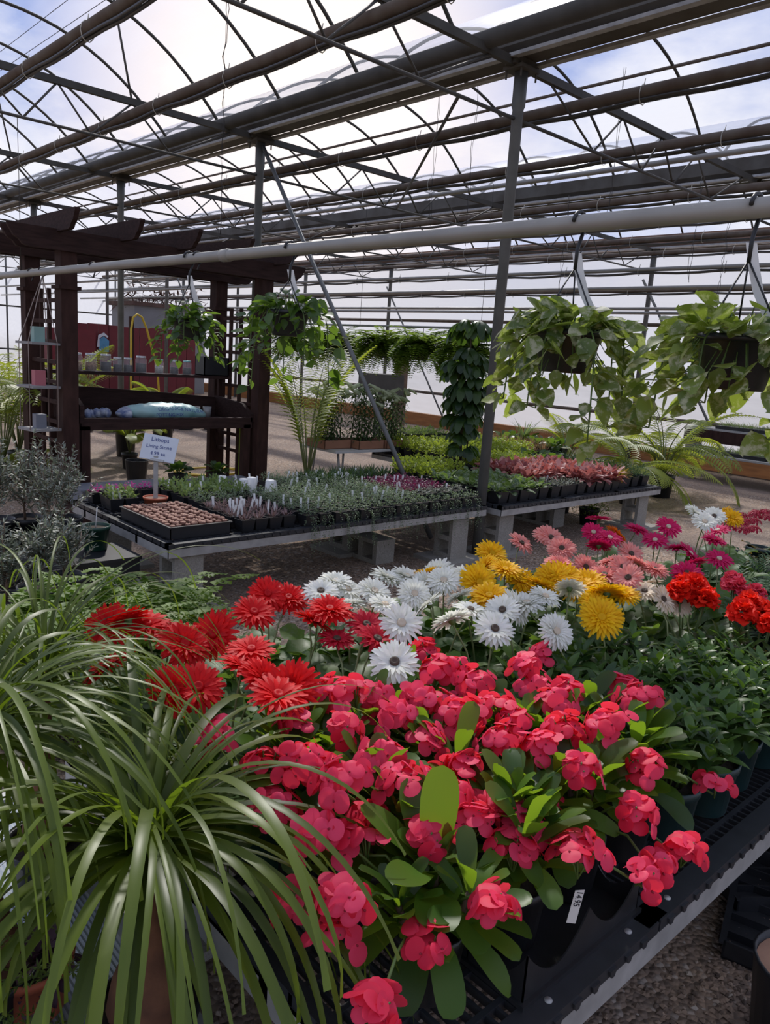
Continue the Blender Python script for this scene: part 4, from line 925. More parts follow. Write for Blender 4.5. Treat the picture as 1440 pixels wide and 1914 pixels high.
# living stones in their tray
t = thing('propagation_tray', 'deep black tray of living stones at the near corner of the seedling bench', 'tray', (2.32, 4.42, Z2))
mb = MB(); a, b, h = .205, .34, .075
for q in ((-a, a, -b, -b+.005), (-a, a, b-.005, b), (-a, -a+.005, -b, b), (a-.005, a, -b, b)): mb.box(*q, 0, h)
for q in ((-a-.008, a+.008, -b-.008, -b), (-a-.008, a+.008, b, b+.008), (-a-.008, -a, -b, b), (a, a+.008, -b, b)): mb.box(*q, h-.008, h)
link('tray', mb.mesh('tray', 'black_tray', False), t)
mb = MB(); mb.box(-a+.005, a-.005, -b+.005, b-.005, 0, h-.014); link('soil', mb.mesh('soil', 'soil', False), t)
def lith():
    mb = MB(); k = 10; vs = []
    prof_ = [(.011, 0), (.019, .012), (.021, .020), (.017, .026), (.008, .027), (0, .025)]
    for r, z in prof_:
        for j in range(k):
            a = 2*PI*j/k; c = abs(math.sin(a)); rr = r*(1-.18*(1-c)**4); dz = -.006*(1-c)**3 if r < .018 and z > .02 else 0
            vs.append((rr*math.cos(a)*1.1, rr*math.sin(a)*.9, z+dz))
    mb.add(vs, [(i*k+j, i*k+(j+1) % k, (i+1)*k+(j+1) % k, (i+1)*k+j) for i in range(5) for j in range(k)]); return mb.mesh('living_stone', 'lithops')
LM = [lith() for _ in range(2)]
for j in range(13):
    for i in range(8):
        solo('living_stone', LM[R.randrange(2)], None, f'small brown living stone succulent, {ORD[i]} from the left in {ORD[j]} row of the deep tray', 'succulent', 'living stones in the deep tray', loc=(2.32-.18+.36*i/7+U(-.006, .006), 4.42-.31+.62*j/12+U(-.006, .006), Z2+.060), rot=(0, 0, U(0, 3))).scale = [U(.8, 1.15)]*3
# white tags
tm_ = MB(); tm_.prism([(-.0075, 0), (.0075, 0), (.0075, .085), (-.0075, .085)], 'y', -.0006, .0006); TAGM = tm_.mesh('plant_tag', 'white_plastic', False)
tags = []
for k in range(22): tags.append((U(2.62, 3.0), U(4.1, 4.55), 'among the pinkish succulents'))
for k in range(40): tags.append((U(3.1, 4.3), U(4.2, 5.35), 'among the grey-green herb pots'))
for k in range(10): tags.append((U(4.32, 4.85), U(4.2, 4.9), 'among the purple seedlings'))
for k in range(7): tags.append((U(3.9, 4.85), U(5.0, 5.3), 'among the dark green seedlings'))
for k in range(9): tags.append((U(2.65, 3.2), U(4.9, 5.35), 'among the pale green seedlings'))
for k in range(5): tags.append((U(2.15, 2.36), U(4.9, 5.2), 'at the seedling bench left end'))
for k in range(6): tags.append((U(5.1, 7.4), U(4.0, 5.2), 'on the red-leaf bench'))
tags.sort()
tc_ = {}; tt_ = {}
for q in tags: tt_[q[2]] = tt_.get(q[2], 0)+1
for x, y, l in tags:
    tc_[l] = tc_.get(l, 0)+1; n_ = tc_[l]
    lb = f'small white plant tag standing {l}, {ORD[n_-1]} from the left' if n_ <= 30 else f'small white plant tag standing {l}, {ORD[tt_[l]-n_]} from the right'
    solo('plant_tag', TAGM, None, lb, 'plant tag', 'white tags standing in the small pots', loc=(x, y, Z2+.062), rot=(U(-.25, .25), U(-.22, .22), -.75+U(-.5, .5)))
# upturned white cups
cm = MB(); cm.lathe([(.042, 0), (.044, .004), (.038, .02), (.032, .095), (.028, .10), (0, .10)], 16); CM = cm.mesh('plastic_cup', 'white_plastic')
for (x, y, z), l in zip(((3.24, 5.40, .03), (3.33, 5.22, 0), (3.43, 5.26, 0), (3.50, 5.10, 0)), ('leftmost and furthest back', 'second from the left', 'third from the left', 'rightmost, tilted')):
    solo('plastic_cup', CM, None, f'upturned white plastic cup on the seedling bench, {l}', 'cup', 'upturned white cups on the seedling bench', loc=(x-.03, y-.06, Z2), rot=(0, .0, 0)).scale = (1.15, 1.15, 1.25)
# handwritten sign in its orange pot
t = thing('price_sign', 'white handwritten sign on a grey stem standing in a red clay pot', 'sign', (2.44, 4.93, Z2))
p_, s_ = pot_mesh(.085, .085, 'orange_pot', 'tan'); link('pot', p_, t); link('gravel_fill', s_, t)
mb = MB(); mb.box(-.015, .015, -.004, .004, .07, .37); link('stem', mb.mesh('stem', 'galv', False), t, rot=(0, 0, -.75))
mb = MB(); mb.prism([(-.12, .0), (.12, -.01), (.125, .17), (-.115, .18)], 'y', -.002, .002); o = link('sign_board', mb.mesh('sign_board', 'white_board', False), t, (0.0, -.01, .345), (-.42, .08, -.72))
mb = MB(); mb.box(-.04, .05, -.012, .004, -.012, .004); link('clip', mb.mesh('clip', 'galv', False), o)
for i, (tx, sz) in enumerate((('Lithops', .042), ('Living Stone', .036), ('4.99 ea', .036))): link('lettering', text_mesh(tx, sz, 'ink_blue'), o, (0, -.0035, .143-.05*i), (PI/2, 0, 0))

# ------------------------------------------------------------------ money tree
t = thing('money_tree', 'tall dark-leaved potted tree with drooping leaf tiers behind the first post', 'potted plant', (5.93, 5.22, Z2))
p_, s_ = sqpot_mesh(.28, .11); link('pot', p_, t); link('soil', s_, t)
mb = MB(); mb.tube([(0, 0, .08), (-.02, .01, .5), (.02, 0, 1.0), (-.01, 0, 1.45)], [.016, .013, .010, .006], 7); mb.tube([(.06, 0, .08), (.10, 0, .5), (.14, 0, .78)], [.008, .006, .004], 6); link('stem', mb.mesh('stem', 'stem_brown'), t)
mb = MB(); tiers = [(1.46, .15, 8, 6), (1.27, .12, 5, 5), (1.10, .20, 7, 6), (.98, .16, 6, 6), (.86, .17, 8, 6), (.74, .15, 8, 6), (.62, .13, 6, 5), (.45, .12, 4, 5), (.28, .10, 4, 5)]
for z, rr, np_, nl in tiers:
    for k in range(np_):
        az = k*2*PI/np_+U(-.4, .4); c = Vector((0, 0, z+U(-.05, .05)))+sdir(az, .35)*rr*U(.3, 1.1); mb.tube([(0, 0, z-.03), c], .003, 4)
        for q in range(nl): leaf(mb, c, az+(q-(nl-1)/2)*.62+U(-.2, .2), U(-.3, .2), -1.35, U(.17, .24)*(1 if z > .5 else .75), .085, 'pear', 5, .2, U(-.2, .2), drift=0)
link('foliage', mb.mesh('foliage', 'l_money'), t)

# ------------------------------------------------------------------ white table with lilies
t = thing('white_table', 'low white-topped table with steel legs holding boxes of lilies', 'table', (6.4, 7.0, 0))
mb = MB(); mb.box(-.93, .93, -.32, .32, .49, .52); link('tabletop', mb.mesh('tabletop', 'table_top', False), t)
for sx in (-.8, .8):
    for sy in (-.26, .26): mb = MB(); mb.tube([(sx-.05, sy, .49), (sx, sy*1.1, 0)], .014, 8); mb.tube([(sx+.03, sy, .49), (sx, sy*1.1, 0)], .012, 8); link('leg', mb.mesh('leg', 'steel_leg'), t)
def lily():
    fo = MB(); st = MB(); bl = MB(); H = U(.52, .62); st.tube([(0, 0, .1), (U(-.02, .02), U(-.02, .02), H+.08)], [.006, .004], 5)
    for k in range(80): z = .10+H*k/84; e = .5-.2*R.random(); leaf(fo, (0, 0, z), k*2.4, e, e-1.2, U(.10, .15)*(1.1-.4*k/80), .026, 'lance', 3, .2, 0)
    for k in range(5): az = k*1.26; bl.tube([sdir(az, .6)*.02+Vector((0, 0, H+.07)), sdir(az, .3)*.07+Vector((0, 0, H+.09)), sdir(az, 0)*.12+Vector((0, 0, H+.085)), sdir(az, -.1)*.17+Vector((0, 0, H+.07))], [.004, .010, .016, .008 if k % 2 else .03], 7)
    return fo.mesh('foliage', 'l_palm_dark'), st.mesh('stem', 'stem_green'), bl.mesh('lily_buds', 'p_lily')
LV = [lily() for _ in range(3)]
bx = [(5.62, 7.0, 'left'), (6.03, 6.88, 'middle'), (6.45, 6.86, 'right')]
n_ = 0
for x, y, l in bx:
    mb = MB(); a, b = .195, .17
    for q in ((-a, a, -b, -b+.005), (-a, a, b-.005, b), (-a, -a+.005, -b, b), (a-.005, a, -b, b)): mb.box(*q, 0, .10)
    mb.box(-a, a, -b, b, 0, .005); solo('cardboard_box', mb, 'brown_box', f'shallow brown cardboard box of lilies on the white table, {l} one', 'box', 'brown lily boxes', loc=(x, y, .521), smooth=False)
    for sx in (-.1, 0, .1):
        for sy in (-.08, .08): 
            v = R.choice(LV); spawn([('pot', SQ[0]), ('soil', SQ[1]), ('foliage', v[0]), ('stem', v[1]), ('lily_buds', v[2])], 'potted_lily', f'budding white lily, {ORD[round((sx+.1)*10)]} from the left in {"front" if sy < 0 else "back"} row of the {l} box', 'potted plant', (x+sx, y+sy, .527), U(0, 6), 'lilies in the brown boxes', (1, 1, U(.84, 1.1)))
for i in range(5):
    for j in range(2): v = KIND['light'][0]; spawn([('pot', SQL[0]), ('soil', SQL[1]), ('foliage', v[i % 3])], 'pale_leafy_plant', f'pale leafy potted plant right of the lilies, {ORD[i]} from the left in {["front","back"][j]} row', 'potted plant', (6.76+.13*i, 6.8+.18*j, .521), 0, 'pale plants right of the lilies', scale=(1, 1, 1.6))

# ------------------------------------------------------------------ ferns
def frond(mb, o, az, e0, e1, L, W, m, drift=0, pw=1.9):
    p = Vector(o); 
    for q in range(m):
        t_ = (q+1)/m; e = e0+(e1-e0)*t_; z = az+drift*t_; d_ = sdir(z, e); p2 = p+d_*L/m
        sd = Vector((-math.sin(z), math.cos(z), 0)); w_ = W*math.sin(PI*min(1, (t_*.88+.09)))**.7
        for sg in (-1, 1): tiny(mb, p2, sd*sg+d_*.25+Vector((0, 0, U(-.25, .1))), w_, L/m*pw, a=U(.2, .8)+.2*math.sin(az*3), nrm=(0, 0, 1))
        if q % 3 == 0 or q == m-1: pass
        p = p2
def fern(n, L, W, hz, m=22, lo=-.9):
    mb = MB()
    for k in range(n): e0 = U(.4, 1.35) if k % 3 else U(-.1, .6); frond(mb, (0, 0, hz), k*2.4+U(-.3, .3), e0, max(-1.45, e0-U(1.3, 2.2)), L*U(.7, 1.1), W, m, U(-.4, .4))
    return mb
FM = [fern(74, .47, .058, .27).mesh('foliage', 'l_fern') for _ in range(2)]
potF, soilF = pot_mesh(.12, .25, 'black_plastic')
for k, (x, y, l) in enumerate(((1.22, 3.10, 'second from the left'), (1.46, 2.86, 'rightmost'), (.98, 3.22, 'leftmost'), (1.18, 2.78, 'nearest'), (1.55, 3.18, 'furthest back'))):
    spawn([('pot', potF), ('soil', soilF), ('foliage', FM[k % 2], (0, 0, 0), (0, 0, k))], 'boston_fern', f'sword fern standing on the gravel behind the grassy palms, {l}', 'potted plant', (x, y, .002), 0, 'ferns on the floor behind the palms', scale=(1, 1, 1.15))
HF = [fern(130, .50, .085, .02, 18).mesh('foliage', 'l_fern') for _ in range(2)]
pm_ = MB(); pm_.lathe([(0, -.10), (.07, -.10), (.10, .03), (.095, .03)], 14); PB = pm_.mesh('basket_pot', 'black_plastic')
longpipe(6.5, 1.96, .014, 'thin low pipe carrying the hanging ferns', 'pipe_grey', False, 5.3, 12.0)
hm_ = MB(); hm_.tube([(0, 0, .26), (.0, .0, .20), (0, 0, .19)], .003, 4)
for a in (0, 2.1, 4.2): hm_.tube([(0, 0, .20), (math.cos(a)*.098, math.sin(a)*.098, .03)], .002, 4)
hm_.tube([(.0, 0, .26), (.018, 0, .275), (0.0, 0, .292), (-.018, 0, .275)], .003, 5); HH = hm_.mesh('hanger', 'wire_dark')
for k, (y, l) in enumerate(((5.75, 'nearest'), (6.46, 'second nearest'), (7.15, 'middle'), (8.0, 'second furthest'), (8.9, 'furthest'))):
    spawn([('basket_pot', PB), ('foliage', HF[k % 2]), ('hanger', HH)], 'hanging_fern', f'fern in a hanging black pot above the lily table, {l} of the row', 'hanging plant', (6.5, y, 1.68), k*1.3, 'ferns hanging in a row above the lilies')
mb = MB()
for y in (5.6, 7.6, 11.1): mb.tube([(6.5, y, 1.96), (6.5, y, 3.43)], .003, 4)
solo('suspension_wires', mb, 'wire_dark', 'thin wires holding up the fern pipe', 'wire')

# ------------------------------------------------------------------ areca palms
def areca(nf, L, e=(.7, 1.45), m=26, lw=.026, ll=.30, stem=.5, dr=(.9, 1.7)):
    fo = MB(); st = MB()
    for k in range(nf):
        az = k*2.4+U(-.3, .3); e0 = U(*e); e1 = e0-U(*dr); Lk = L*U(.75, 1.1); p = Vector((0, 0, .2)); pts = [p.copy()]; stm = stem*U(.7, 1.2)
        d_ = sdir(az, 1.35); p = p+d_*stm; pts.append(p.copy())
        for q in range(m):
            t_ = (q+1)/m; ee = e0+(e1-e0)*t_; dd = sdir(az, ee); p = p+dd*Lk/m; pts.append(p.copy()); sd = Vector((-math.sin(az), math.cos(az), 0))
            l_ = ll*math.sin(PI*min(1, t_*.85+.12))**.8
            for sg in (-1, 1):
                q2 = (sd*sg+dd*.75+Vector((0, 0, .25))); az2 = math.atan2(q2.y, q2.x); e2 = math.atan2(q2.z, math.hypot(q2.x, q2.y))
                leaf(fo, p, az2, e2+.2, e2-.8, l_, lw, 'lance', 3, .25, sg*.4, a=U(0, 1)*.5+.5*(k % 3)/2)
        st.tube(pts[::3]+[pts[-1]], [.009-.007*i/len(pts[::3]) for i in range(len(pts[::3])+1)], 5)
    return fo, st
def palm(lab, x, y, args, mat='l_palm', pot=(.13, .24), z=0, name='areca_palm', **kw):
    f, s = areca(*args, **kw); p_, s_ = pot_mesh(pot[0], pot[1], 'black_plastic')
    spawn([('pot', p_), ('soil', s_), ('foliage', f.mesh('foliage', mat)), ('stems', s.mesh('stems', 'stem_pale'))], name, lab, 'potted plant', (x, y, z))
palm('yellow-green feather palm behind the left pergola posts', 2.95, 9.4, (16, 1.2), stem=.45)
palm('bright feather palm left of the pergola behind the rope planter', 2.58, 8.75, (16, 1.05, (.9, 1.5)), stem=.5)
palm('feather palm seen between the left pergola posts', 3.7, 10.1, (8, .95), stem=.6)
palm('tall feather palm right of the pergola under the green basket', 5.05, 6.64, (10, 1.15, (1.25, 1.52)), stem=.55, dr=(.3, 1.2), pot=(.12, .22))
palm('feather palm under the bench of the pergola', 2.95, 8.35, (5, .5, (.2, .9)), stem=.1, pot=(.1, .2))
palm('wide feather palm standing beyond the right end of the red-leaf bench', 9.7, 4.95, (19, 1.35, (.2, 1.45)), stem=.35, pot=(.17, .3))
palm('smaller feather palm just right of the red-leaf bench', 8.7, 4.85, (12, .95, (.2, 1.4)), stem=.3, pot=(.12, .22))
palm('spiky feather palm above the rear bench behind the variegated basket', 9.3, 6.2, (14, .7, (.4, 1.5)), stem=.35, pot=(.14, .25))
palm('small yellow-green palm behind the jar shelf', 4.6, 10.2, (8, .4, (.4, 1.4)), stem=.5, pot=(.15, .5))
palm('small palm right of the first small palm behind the jar shelf', 5.1, 10.1, (8, .4, (.4, 1.4)), stem=.5, pot=(.15, .5))
palm('small palm seen under the pergola beyond the sign', 4.2, 9.2, (7, .35, (.8, 1.5)), stem=.25, pot=(.10, .2))

# ------------------------------------------------------------------ olive shrubs
def olive(h, rr):
    fo = MB(); st = MB(); st.tube([(0, 0, .2), (.01, .01, .2+h*.4)], [.008, .006], 6)
    for s in range(34):
        az = s*2.4; e = U(.2, 1.4); p = Vector((0, 0, .24+h*.45*R.random())); pts = [p.copy()]; L = h*U(.35, .6)
        for q in range(9):
            e = min(1.4, e+.06); p = p+sdir(az+U(-.2, .2), e)*L/9; pts.append(p.copy())
            if q > 0:
                for j in range(4): tiny(fo, p, sdir(az+U(-2, 2), U(-.2, 1.2)), U(.03, .048), U(.009, .013))
        st.tube(pts[::3], .0018, 4)
    return fo.mesh('foliage', 'l_olive'), st.mesh('stems', 'bark')
OV = [olive(.52, .2) for _ in range(3)]; OL = [olive(.36, .2) for _ in range(2)]
potO, soilO = pot_mesh(.115, .22, 'black_plastic')
for k, (x, y, z, v, l) in enumerate(((1.42, 5.0, .24, OV[0], 'tallest, at left edge'), (1.62, 5.08, .22, OV[1], 'second from left'), (1.86, 5.06, .20, OV[2], 'rightmost beside the seedling bench'), (1.66, 4.78, .16, OV[1], 'front one in the low black pot'), (1.10, 3.75, .14, OL[0], 'low one at left edge above the ferns'), (1.30, 3.86, .14, OL[1], 'low one right above the ferns'), (1.5, 4.1, .1, OL[0], 'low one in front of the black box'))):
    spawn([('pot', potO), ('soil', soilO), ('foliage', v[0], (0, 0, 0), (0, 0, k*1.1)), ('stems', v[1], (0, 0, 0), (0, 0, k*1.1))], 'olive_shrub', f'small grey-leaved olive shrub in a black pot, {l}', 'potted plant', (x, y, z), 0, 'grey-leaved olive shrubs left of the seedling bench')
def crate(x, y, w, dd, h, lab, mat='black_plastic', name='black_box'):
    mb = MB(); mb.box(-w/2, w/2, -dd/2, dd/2, 0, h-.02); mb.box(-w/2-.01, w/2+.01, -dd/2-.01, dd/2+.01, h-.02, h); solo(name, mb, mat, lab, 'box', loc=(x, y, 0.001), smooth=False)
crate(1.80, 4.42, .40, .36, .33, 'black box left of the seedling bench with the green pot on top')
crate(1.62, 4.98, .80, .50, .16, 'low black stand under the olive shrubs', name='plant_stand')
crate(1.2, 3.80, .5, .4, .14, 'low black stand under the two low olive shrubs', name='plant_stand')
gp, gs = pot_mesh(.085, .15, 'green_pot')
t = spawn([('pot', gp), ('soil', gs)], 'green_pot', 'dark green plastic pot with a bare twig on top of the black box', 'pot', (1.84, 4.50, .332))
mb = MB(); mb.tube([(0, 0, .13), (.01, .0, .26)], .003, 5); link('twig', mb.mesh('twig', 'white_plastic'), t)
# ------------------------------------------------------------------ hanging pothos baskets
def heart(mb, o, az, e, L, a=None, m=0):
    leaf(mb, o, az, e, e-U(.2, .7), L, L*U(.72, .86), 'heart', 6, U(.0, .25), U(-.9, .9), a=a, w0=.3, drift=U(-.2, .2))
def pothos(n, L, nv, vl, rt_, fw_=.0):
    fo = MB(); vi = MB()
    for k in range(n):
        az = k*2.4+U(-.4, .4); rr = rt_*math.sqrt(R.random()); b = Vector((rr*.7*math.cos(az), rr*.7*math.sin(az), .0)); up_ = U(.02, .13)*(1.15-rr/rt_)
        tip = b+Vector((math.cos(az)*rr*.5, math.sin(az)*rr*.5, up_)); vi.tube([b, tip], .002, 4, caps=False); e = U(-.3, .9)
        heart(fo, tip, az+U(-.8, .8), e, L*U(.7, 1.15))
    for k in range(int(n*1.1)):
        az = U(0, 6.3); z = U(-.20, .08); rr = rt_*U(.95, 1.35); tip = Vector((rr*math.cos(az), rr*math.sin(az), z)); vi.tube([Vector((rt_*.75*math.cos(az), rt_*.75*math.sin(az), min(.01, z+.06)+.02)), tip], .0017, 4, caps=False); heart(fo, tip, az+U(-.9, .9), U(-1.3, .3), L*U(.65, 1.1))
    for k in range(nv):
        az = k*2*PI/nv+U(-.3, .3); p = Vector((rt_*.85*math.cos(az), rt_*.85*math.sin(az), .01)); pts = [p.copy()]; e = .4; D = U(*vl)
        for q in range(12):
            e = max(-1.5, e-.42); p = p+sdir(az+U(-.25, .25), e)*D/12; pts.append(p.copy())
            for j in range(2 if q % 2 else 1):
                a2 = az+U(-1.4, 1.4); tp = p+sdir(a2, U(-.2, .6))*U(.02, .05); vi.tube([p, tp], .0017, 4, caps=False); heart(fo, tp, a2, U(-.9, .2), L*U(.6, 1.1))
        vi.tube(pts, .003, 5)
    return fo, vi
def basket(x, y, ztop, lab, mat, args, r=.125, h=.15, strip=True, lean=0, dz=0):
    t = thing('hanging_basket', lab, 'hanging plant', (x, y, ztop))
    mb = MB(); mb.lathe([(0, -h), (r*.72, -h), (r*.76, -h+.01), (r, 0), (r*1.05, .002), (r*1.05, -.02), (r*.98, -.02)], 24); link('basket_pot', mb.mesh('basket_pot', 'black_plastic'), t)
    mb = MB(); mb.lathe([(r*.97, -.02), (0, -.015)], 20); link('soil', mb.mesh('soil', 'soil'), t)
    f, v = pothos(*args); link('foliage', f.mesh('foliage', mat), t); link('vines', v.mesh('vines', 'stem_green'), t)
    H = 2.11-ztop; mb = MB(); px = 2.45-x
    hk = [(px, 0, H-.09)]+[(px+.04*math.cos(a)-.002, 0, H+.04*math.sin(a)) for a in [-.9+i*.5 for i in range(9)]]
    mb.tube([(px, 0, H-.16)]+hk, .007, 8)
    for a in (.5, 2.6, 4.7): mb.tube([(px, 0, H-.15), (r*math.cos(a), r*math.sin(a), .0)], .0032, 5)
    link('hanger', mb.mesh('hanger', 'black_plastic'), t)
    if strip:
        mb = MB(); pts = [(px+.0, 0, H-.10), (px+.008, -.012, H-.16), (px+.03, -.03, H-.24), (px+.07, -.055, H-.31)]; vs = []
        for p in pts: q = Vector(p); vs += [q+Vector((.012, -.012, 0)), q-Vector((.012, -.012, 0)), q+Vector((.012, -.012, 0))+Vector((.001, .001, 0)), q-Vector((.012, -.012, 0))+Vector((.001, .001, 0))]
        mb.add(vs, [f_ for i in range(3) for f_ in ((4*i, 4*i+1, 4*i+5, 4*i+4), (4*i+2, 4*i+6, 4*i+7, 4*i+3))]); link('tag_strip', mb.mesh('tag_strip', 'white_plastic'), t, label='white tag strip')
    return t
basket(2.45, 1.69, 1.735, 'hanging basket of variegated yellow-green trailing vine, nearer the first post', 'l_pothos', (90, .088, 6, (.25, .50), .15))
basket(2.47, 1.07, 1.735, 'hanging basket of variegated trailing vine at the right edge of the picture', 'l_pothos', (76, .095, 6, (.25, .5), .15), h=.165)
basket(2.45, 3.45, 1.80, 'hanging basket of dark green trailing vine just right of the pergola', 'l_pothos_green', (60, .075, 7, (.2, .5), .12), r=.11, h=.13)
basket(2.45, 4.52, 1.74, 'small dark green hanging basket seen through the pergola opening', 'l_pothos_green', (50, .065, 5, (.15, .35), .10), r=.10, h=.12)
hb = MB(); hb.tube([(0, 0, -.07)]+[(.036*math.cos(a), 0, .036*math.sin(a)) for a in [-1.2+i*.5 for i in range(9)]], .005, 6); HKM = hb.mesh('empty_hook', 'black_plastic')
for y, l in ((4.42, 'just above the small green basket'), (6.0, 'near left pergola posts'), (7.35, 'left of the pergola')): solo('empty_hook', HKM, None, f'empty black hook on the pale grey pipe {l}', 'hook', loc=(2.45, y, 2.11))
# small weighing/lamp fitting
# ------------------------------------------------------------------ pergola with potting bench
P = thing('pergola', 'dark stained wooden pergola with lattice sides', 'pergola', (3.66, 7.45, 0))
def pp(name, f, mat='stain_wood', smooth=False, label=None):
    mb = MB(); f(mb); return link(name, mb.mesh(name, mat, smooth), P, label=label)
X0, X1, YA, YB = -1.04, .99, -.45, .45
for sx in (X0, X1):
    for sy in (YA, YB): pp('post', lambda m: m.box(sx-.07, sx+.07, sy-.07, sy+.07, 0, 2.34))
def ogee(u0, u1, z0, z1):
    c = .16; h = z1-z0
    return [(u0+c, z0), (u1-c, z0), (u1-c*.75, z0+.01), (u1-c*.55, z0+h*.28), (u1-c*.3, z0+h*.42), (u1-.03, z0+h*.6), (u1, z0+h*.88), (u1, z1), (u0, z1), (u0, z0+h*.88), (u0+.03, z0+h*.6), (u0+c*.3, z0+h*.42), (u0+c*.55, z0+h*.28), (u0+c*.75, z0+.01)]
for y in (YA-.10, YA+.07, YB-.10, YB+.07): pp('beam', lambda m: m.prism(ogee(X0-.50, X1+.45, 2.29, 2.46), 'x' if 0 else 'y', y, y+.035) if 0 else m.prism([(p, q) for p, q in ogee(X0-.50, X1+.45, 2.29, 2.46)], 'y', y, y+.035), 'stain_wood_h')
for x in (-1.13, -.58, -.03, .52, 1.05): pp('rafter', lambda m: m.prism(ogee(YA-.50, YB+.45, 2.44, 2.60), 'x', x-.02, x+.02), 'stain_wood_h')
for sx in (X0, X1):
    for i in range(3):
        yy = YA+.22+.2*i; pp('lattice_upright', lambda m: m.box(sx-.015, sx+.015, yy-.018, yy+.018, .12, 2.0))
    for i in range(9):
        zz = .45+.18*i; pp('lattice_rung', lambda m: m.box(sx-.025, sx-.008, YA-.02, YB+.02, zz-.018, zz+.018))
    for sy in (YA, YB): pp('post_collar', lambda m: m.box(sx-.095, sx+.095, sy-.095, sy+.095, 1.98, 2.01))
B = thing('potting_bench', 'dark stained potting bench under the pergola with a raised jar shelf', 'bench', (3.66, 7.4, 0))
def bp(name, f, mat='stain_wood_h', label=None): mb = MB(); f(mb); return link(name, mb.mesh(name, mat, False), B, label=label)
bp('front_rail', lambda m: m.box(-.92, .90, -.40, -.36, .755, .865)); bp('deck', lambda m: m.box(-.92, .90, -.36, .36, .79, .815))
bp('back_board', lambda m: m.prism([(-.92, .80), (.90, .80), (.90, 1.02), (.3, 1.06), (-.92, 1.12)], 'y', .34, .37))
bp('side_board', lambda m: m.prism([(-.42, .82), (.36, .82), (.36, 1.10), (-.30, 1.04), (-.42, .98)], 'x', -.94, -.90)); bp('side_board', lambda m: m.prism([(-.40, .82), (.36, .82), (.36, 1.04), (-.2, 1.0), (-.40, .9)], 'x', .88, .92))
for sx in (-.88, .84):
    for sy in (-.38, .32): bp('leg', lambda m: m.box(sx-.04, sx+.04, sy-.02, sy+.05, 0, .79), 'stain_wood')
bp('jar_shelf', lambda m: m.box(-1.0, .95, .12, .34, 1.235, 1.265))
for sx in (-.98, .92): bp('shelf_bracket', lambda m: m.box(sx-.02, sx+.02, .30, .34, .82, 1.24), 'stain_wood')
# jars (7.52-7.74 deep, x from 2.8)
def jar(r, h, fill, lid, ff):
    g = MB(); g.lathe([(0, 0), (r*.95, 0), (r, .01), (r, h*.8), (r*.78, h*.88), (r*.78, h*.92)], 14); f = MB(); f.lathe([(0, .004), (r*.9, .006), (r*.9, h*ff), (0, h*ff)], 12)
    l = MB(); l.lathe([(r*.86, h*.9), (r*.86, h), (0, h)], 14); return [('glass', g.mesh('glass', 'jar_glass')), ('filling', f.mesh('filling', fill)), ('lid', l.mesh('lid', lid))]
JT = {'a': jar(.055, .17, 'jar_fill', 'zinc', .5), 'b': jar(.055, .17, 'jar_fill_dark', 'zinc', .55), 'c': jar(.045, .145, 'jar_fill_dark', 'zinc', .5), 'd': jar(.046, .145, 'jar_fill_pale', 'zinc_teal', .55), 'e': jar(.046, .145, 'jar_fill_dark', 'zinc_teal', .5)}
for k, (x, kk, l) in enumerate(((2.80, 'a', 'leftmost glass jar of brown beans, mostly hidden by the pergola post'), (2.94, 'a', 'second glass jar from the left, half full of tan grain'), (3.08, 'a', 'third glass jar from the left, half full of orange-brown grain'), (3.23, 'b', 'fourth glass jar from the left, dark filling'), (3.35, 'c', 'fifth glass jar from the left, dark seeds'), (3.46, 'c', 'sixth glass jar from the left, small with dark seeds'), (3.60, 'b', 'seventh glass jar from the left, tall with dark soil'), (3.80, 'd', 'teal-lidded glass jar with pale filling'), (3.97, 'c', 'glass jar between the two teal-lidded jars'), (4.12, 'e', 'rightmost glass jar, teal lid and dark filling'))):
    spawn(JT[kk], 'glass_jar', l+' on the jar shelf', 'jar', (x, 7.62, 1.266), 0, 'jars on the pergola shelf')
def sb(name, f, mat, lab, cat, loc, **k): mb = MB(); f(mb); return solo(name, mb, mat, lab, cat, None, loc, smooth=False, **k)
sb('black_crate', lambda m: (m.box(-.15, .15, -.1, .1, 0, .01), m.box(-.15, .15, -.10, -.09, 0, .2), m.box(-.15, .15, .09, .1, 0, .2), m.box(-.15, -.14, -.1, .1, 0, .2), m.box(.14, .15, -.1, .1, 0, .2)), 'black_plastic', 'black box at the right end of the jar shelf', 'box', (4.42, 7.62, 1.266))
for x, l in ((4.22, 'left'), (4.36, 'right')):
    mb = MB(); mb.lathe([(0, 0), (.04, 0), (.048, .11), (.045, .11), (.038, .01)], 14); solo('tin_cup', mb, 'galv', f'small grey tin cup at the right back of the potting bench, {l} of two', 'cup', 'tin cups', loc=(x, 7.60, .816))
# bag of potting mix
mb = MB(); n, k = 26, 16; vs = []
for i in range(n+1):
    t_ = i/n; s_ = max(.12, math.sin(PI*(t_*.94+.03))**.42); x = -.40+.86*t_
    for j in range(k):
        a = 2*PI*j/k; wr = 1+.05*math.sin(i*1.9+j)+.04*math.sin(i*.8-j*2); vs.append((x, .15*s_*math.cos(a)*wr, .075+.075*s_*math.sin(a)*wr-(.02*(t_ > .8)*(t_-.8)*5)))
mb.add(vs, [(i*k+j, i*k+(j+1) % k, (i+1)*k+(j+1) % k, (i+1)*k+j) for i in range(n) for j in range(k)]+[tuple(range(k))[::-1], tuple(n*k+j for j in range(k))])
t = thing('potting_mix_bag', 'pale teal plastic bag of potting mix lying on the potting bench', 'bag', (3.62, 7.20, .816), -.02)
link('bag', mb.mesh('bag', 'paper_bag'), t, scale=(1, 1, 1.22))
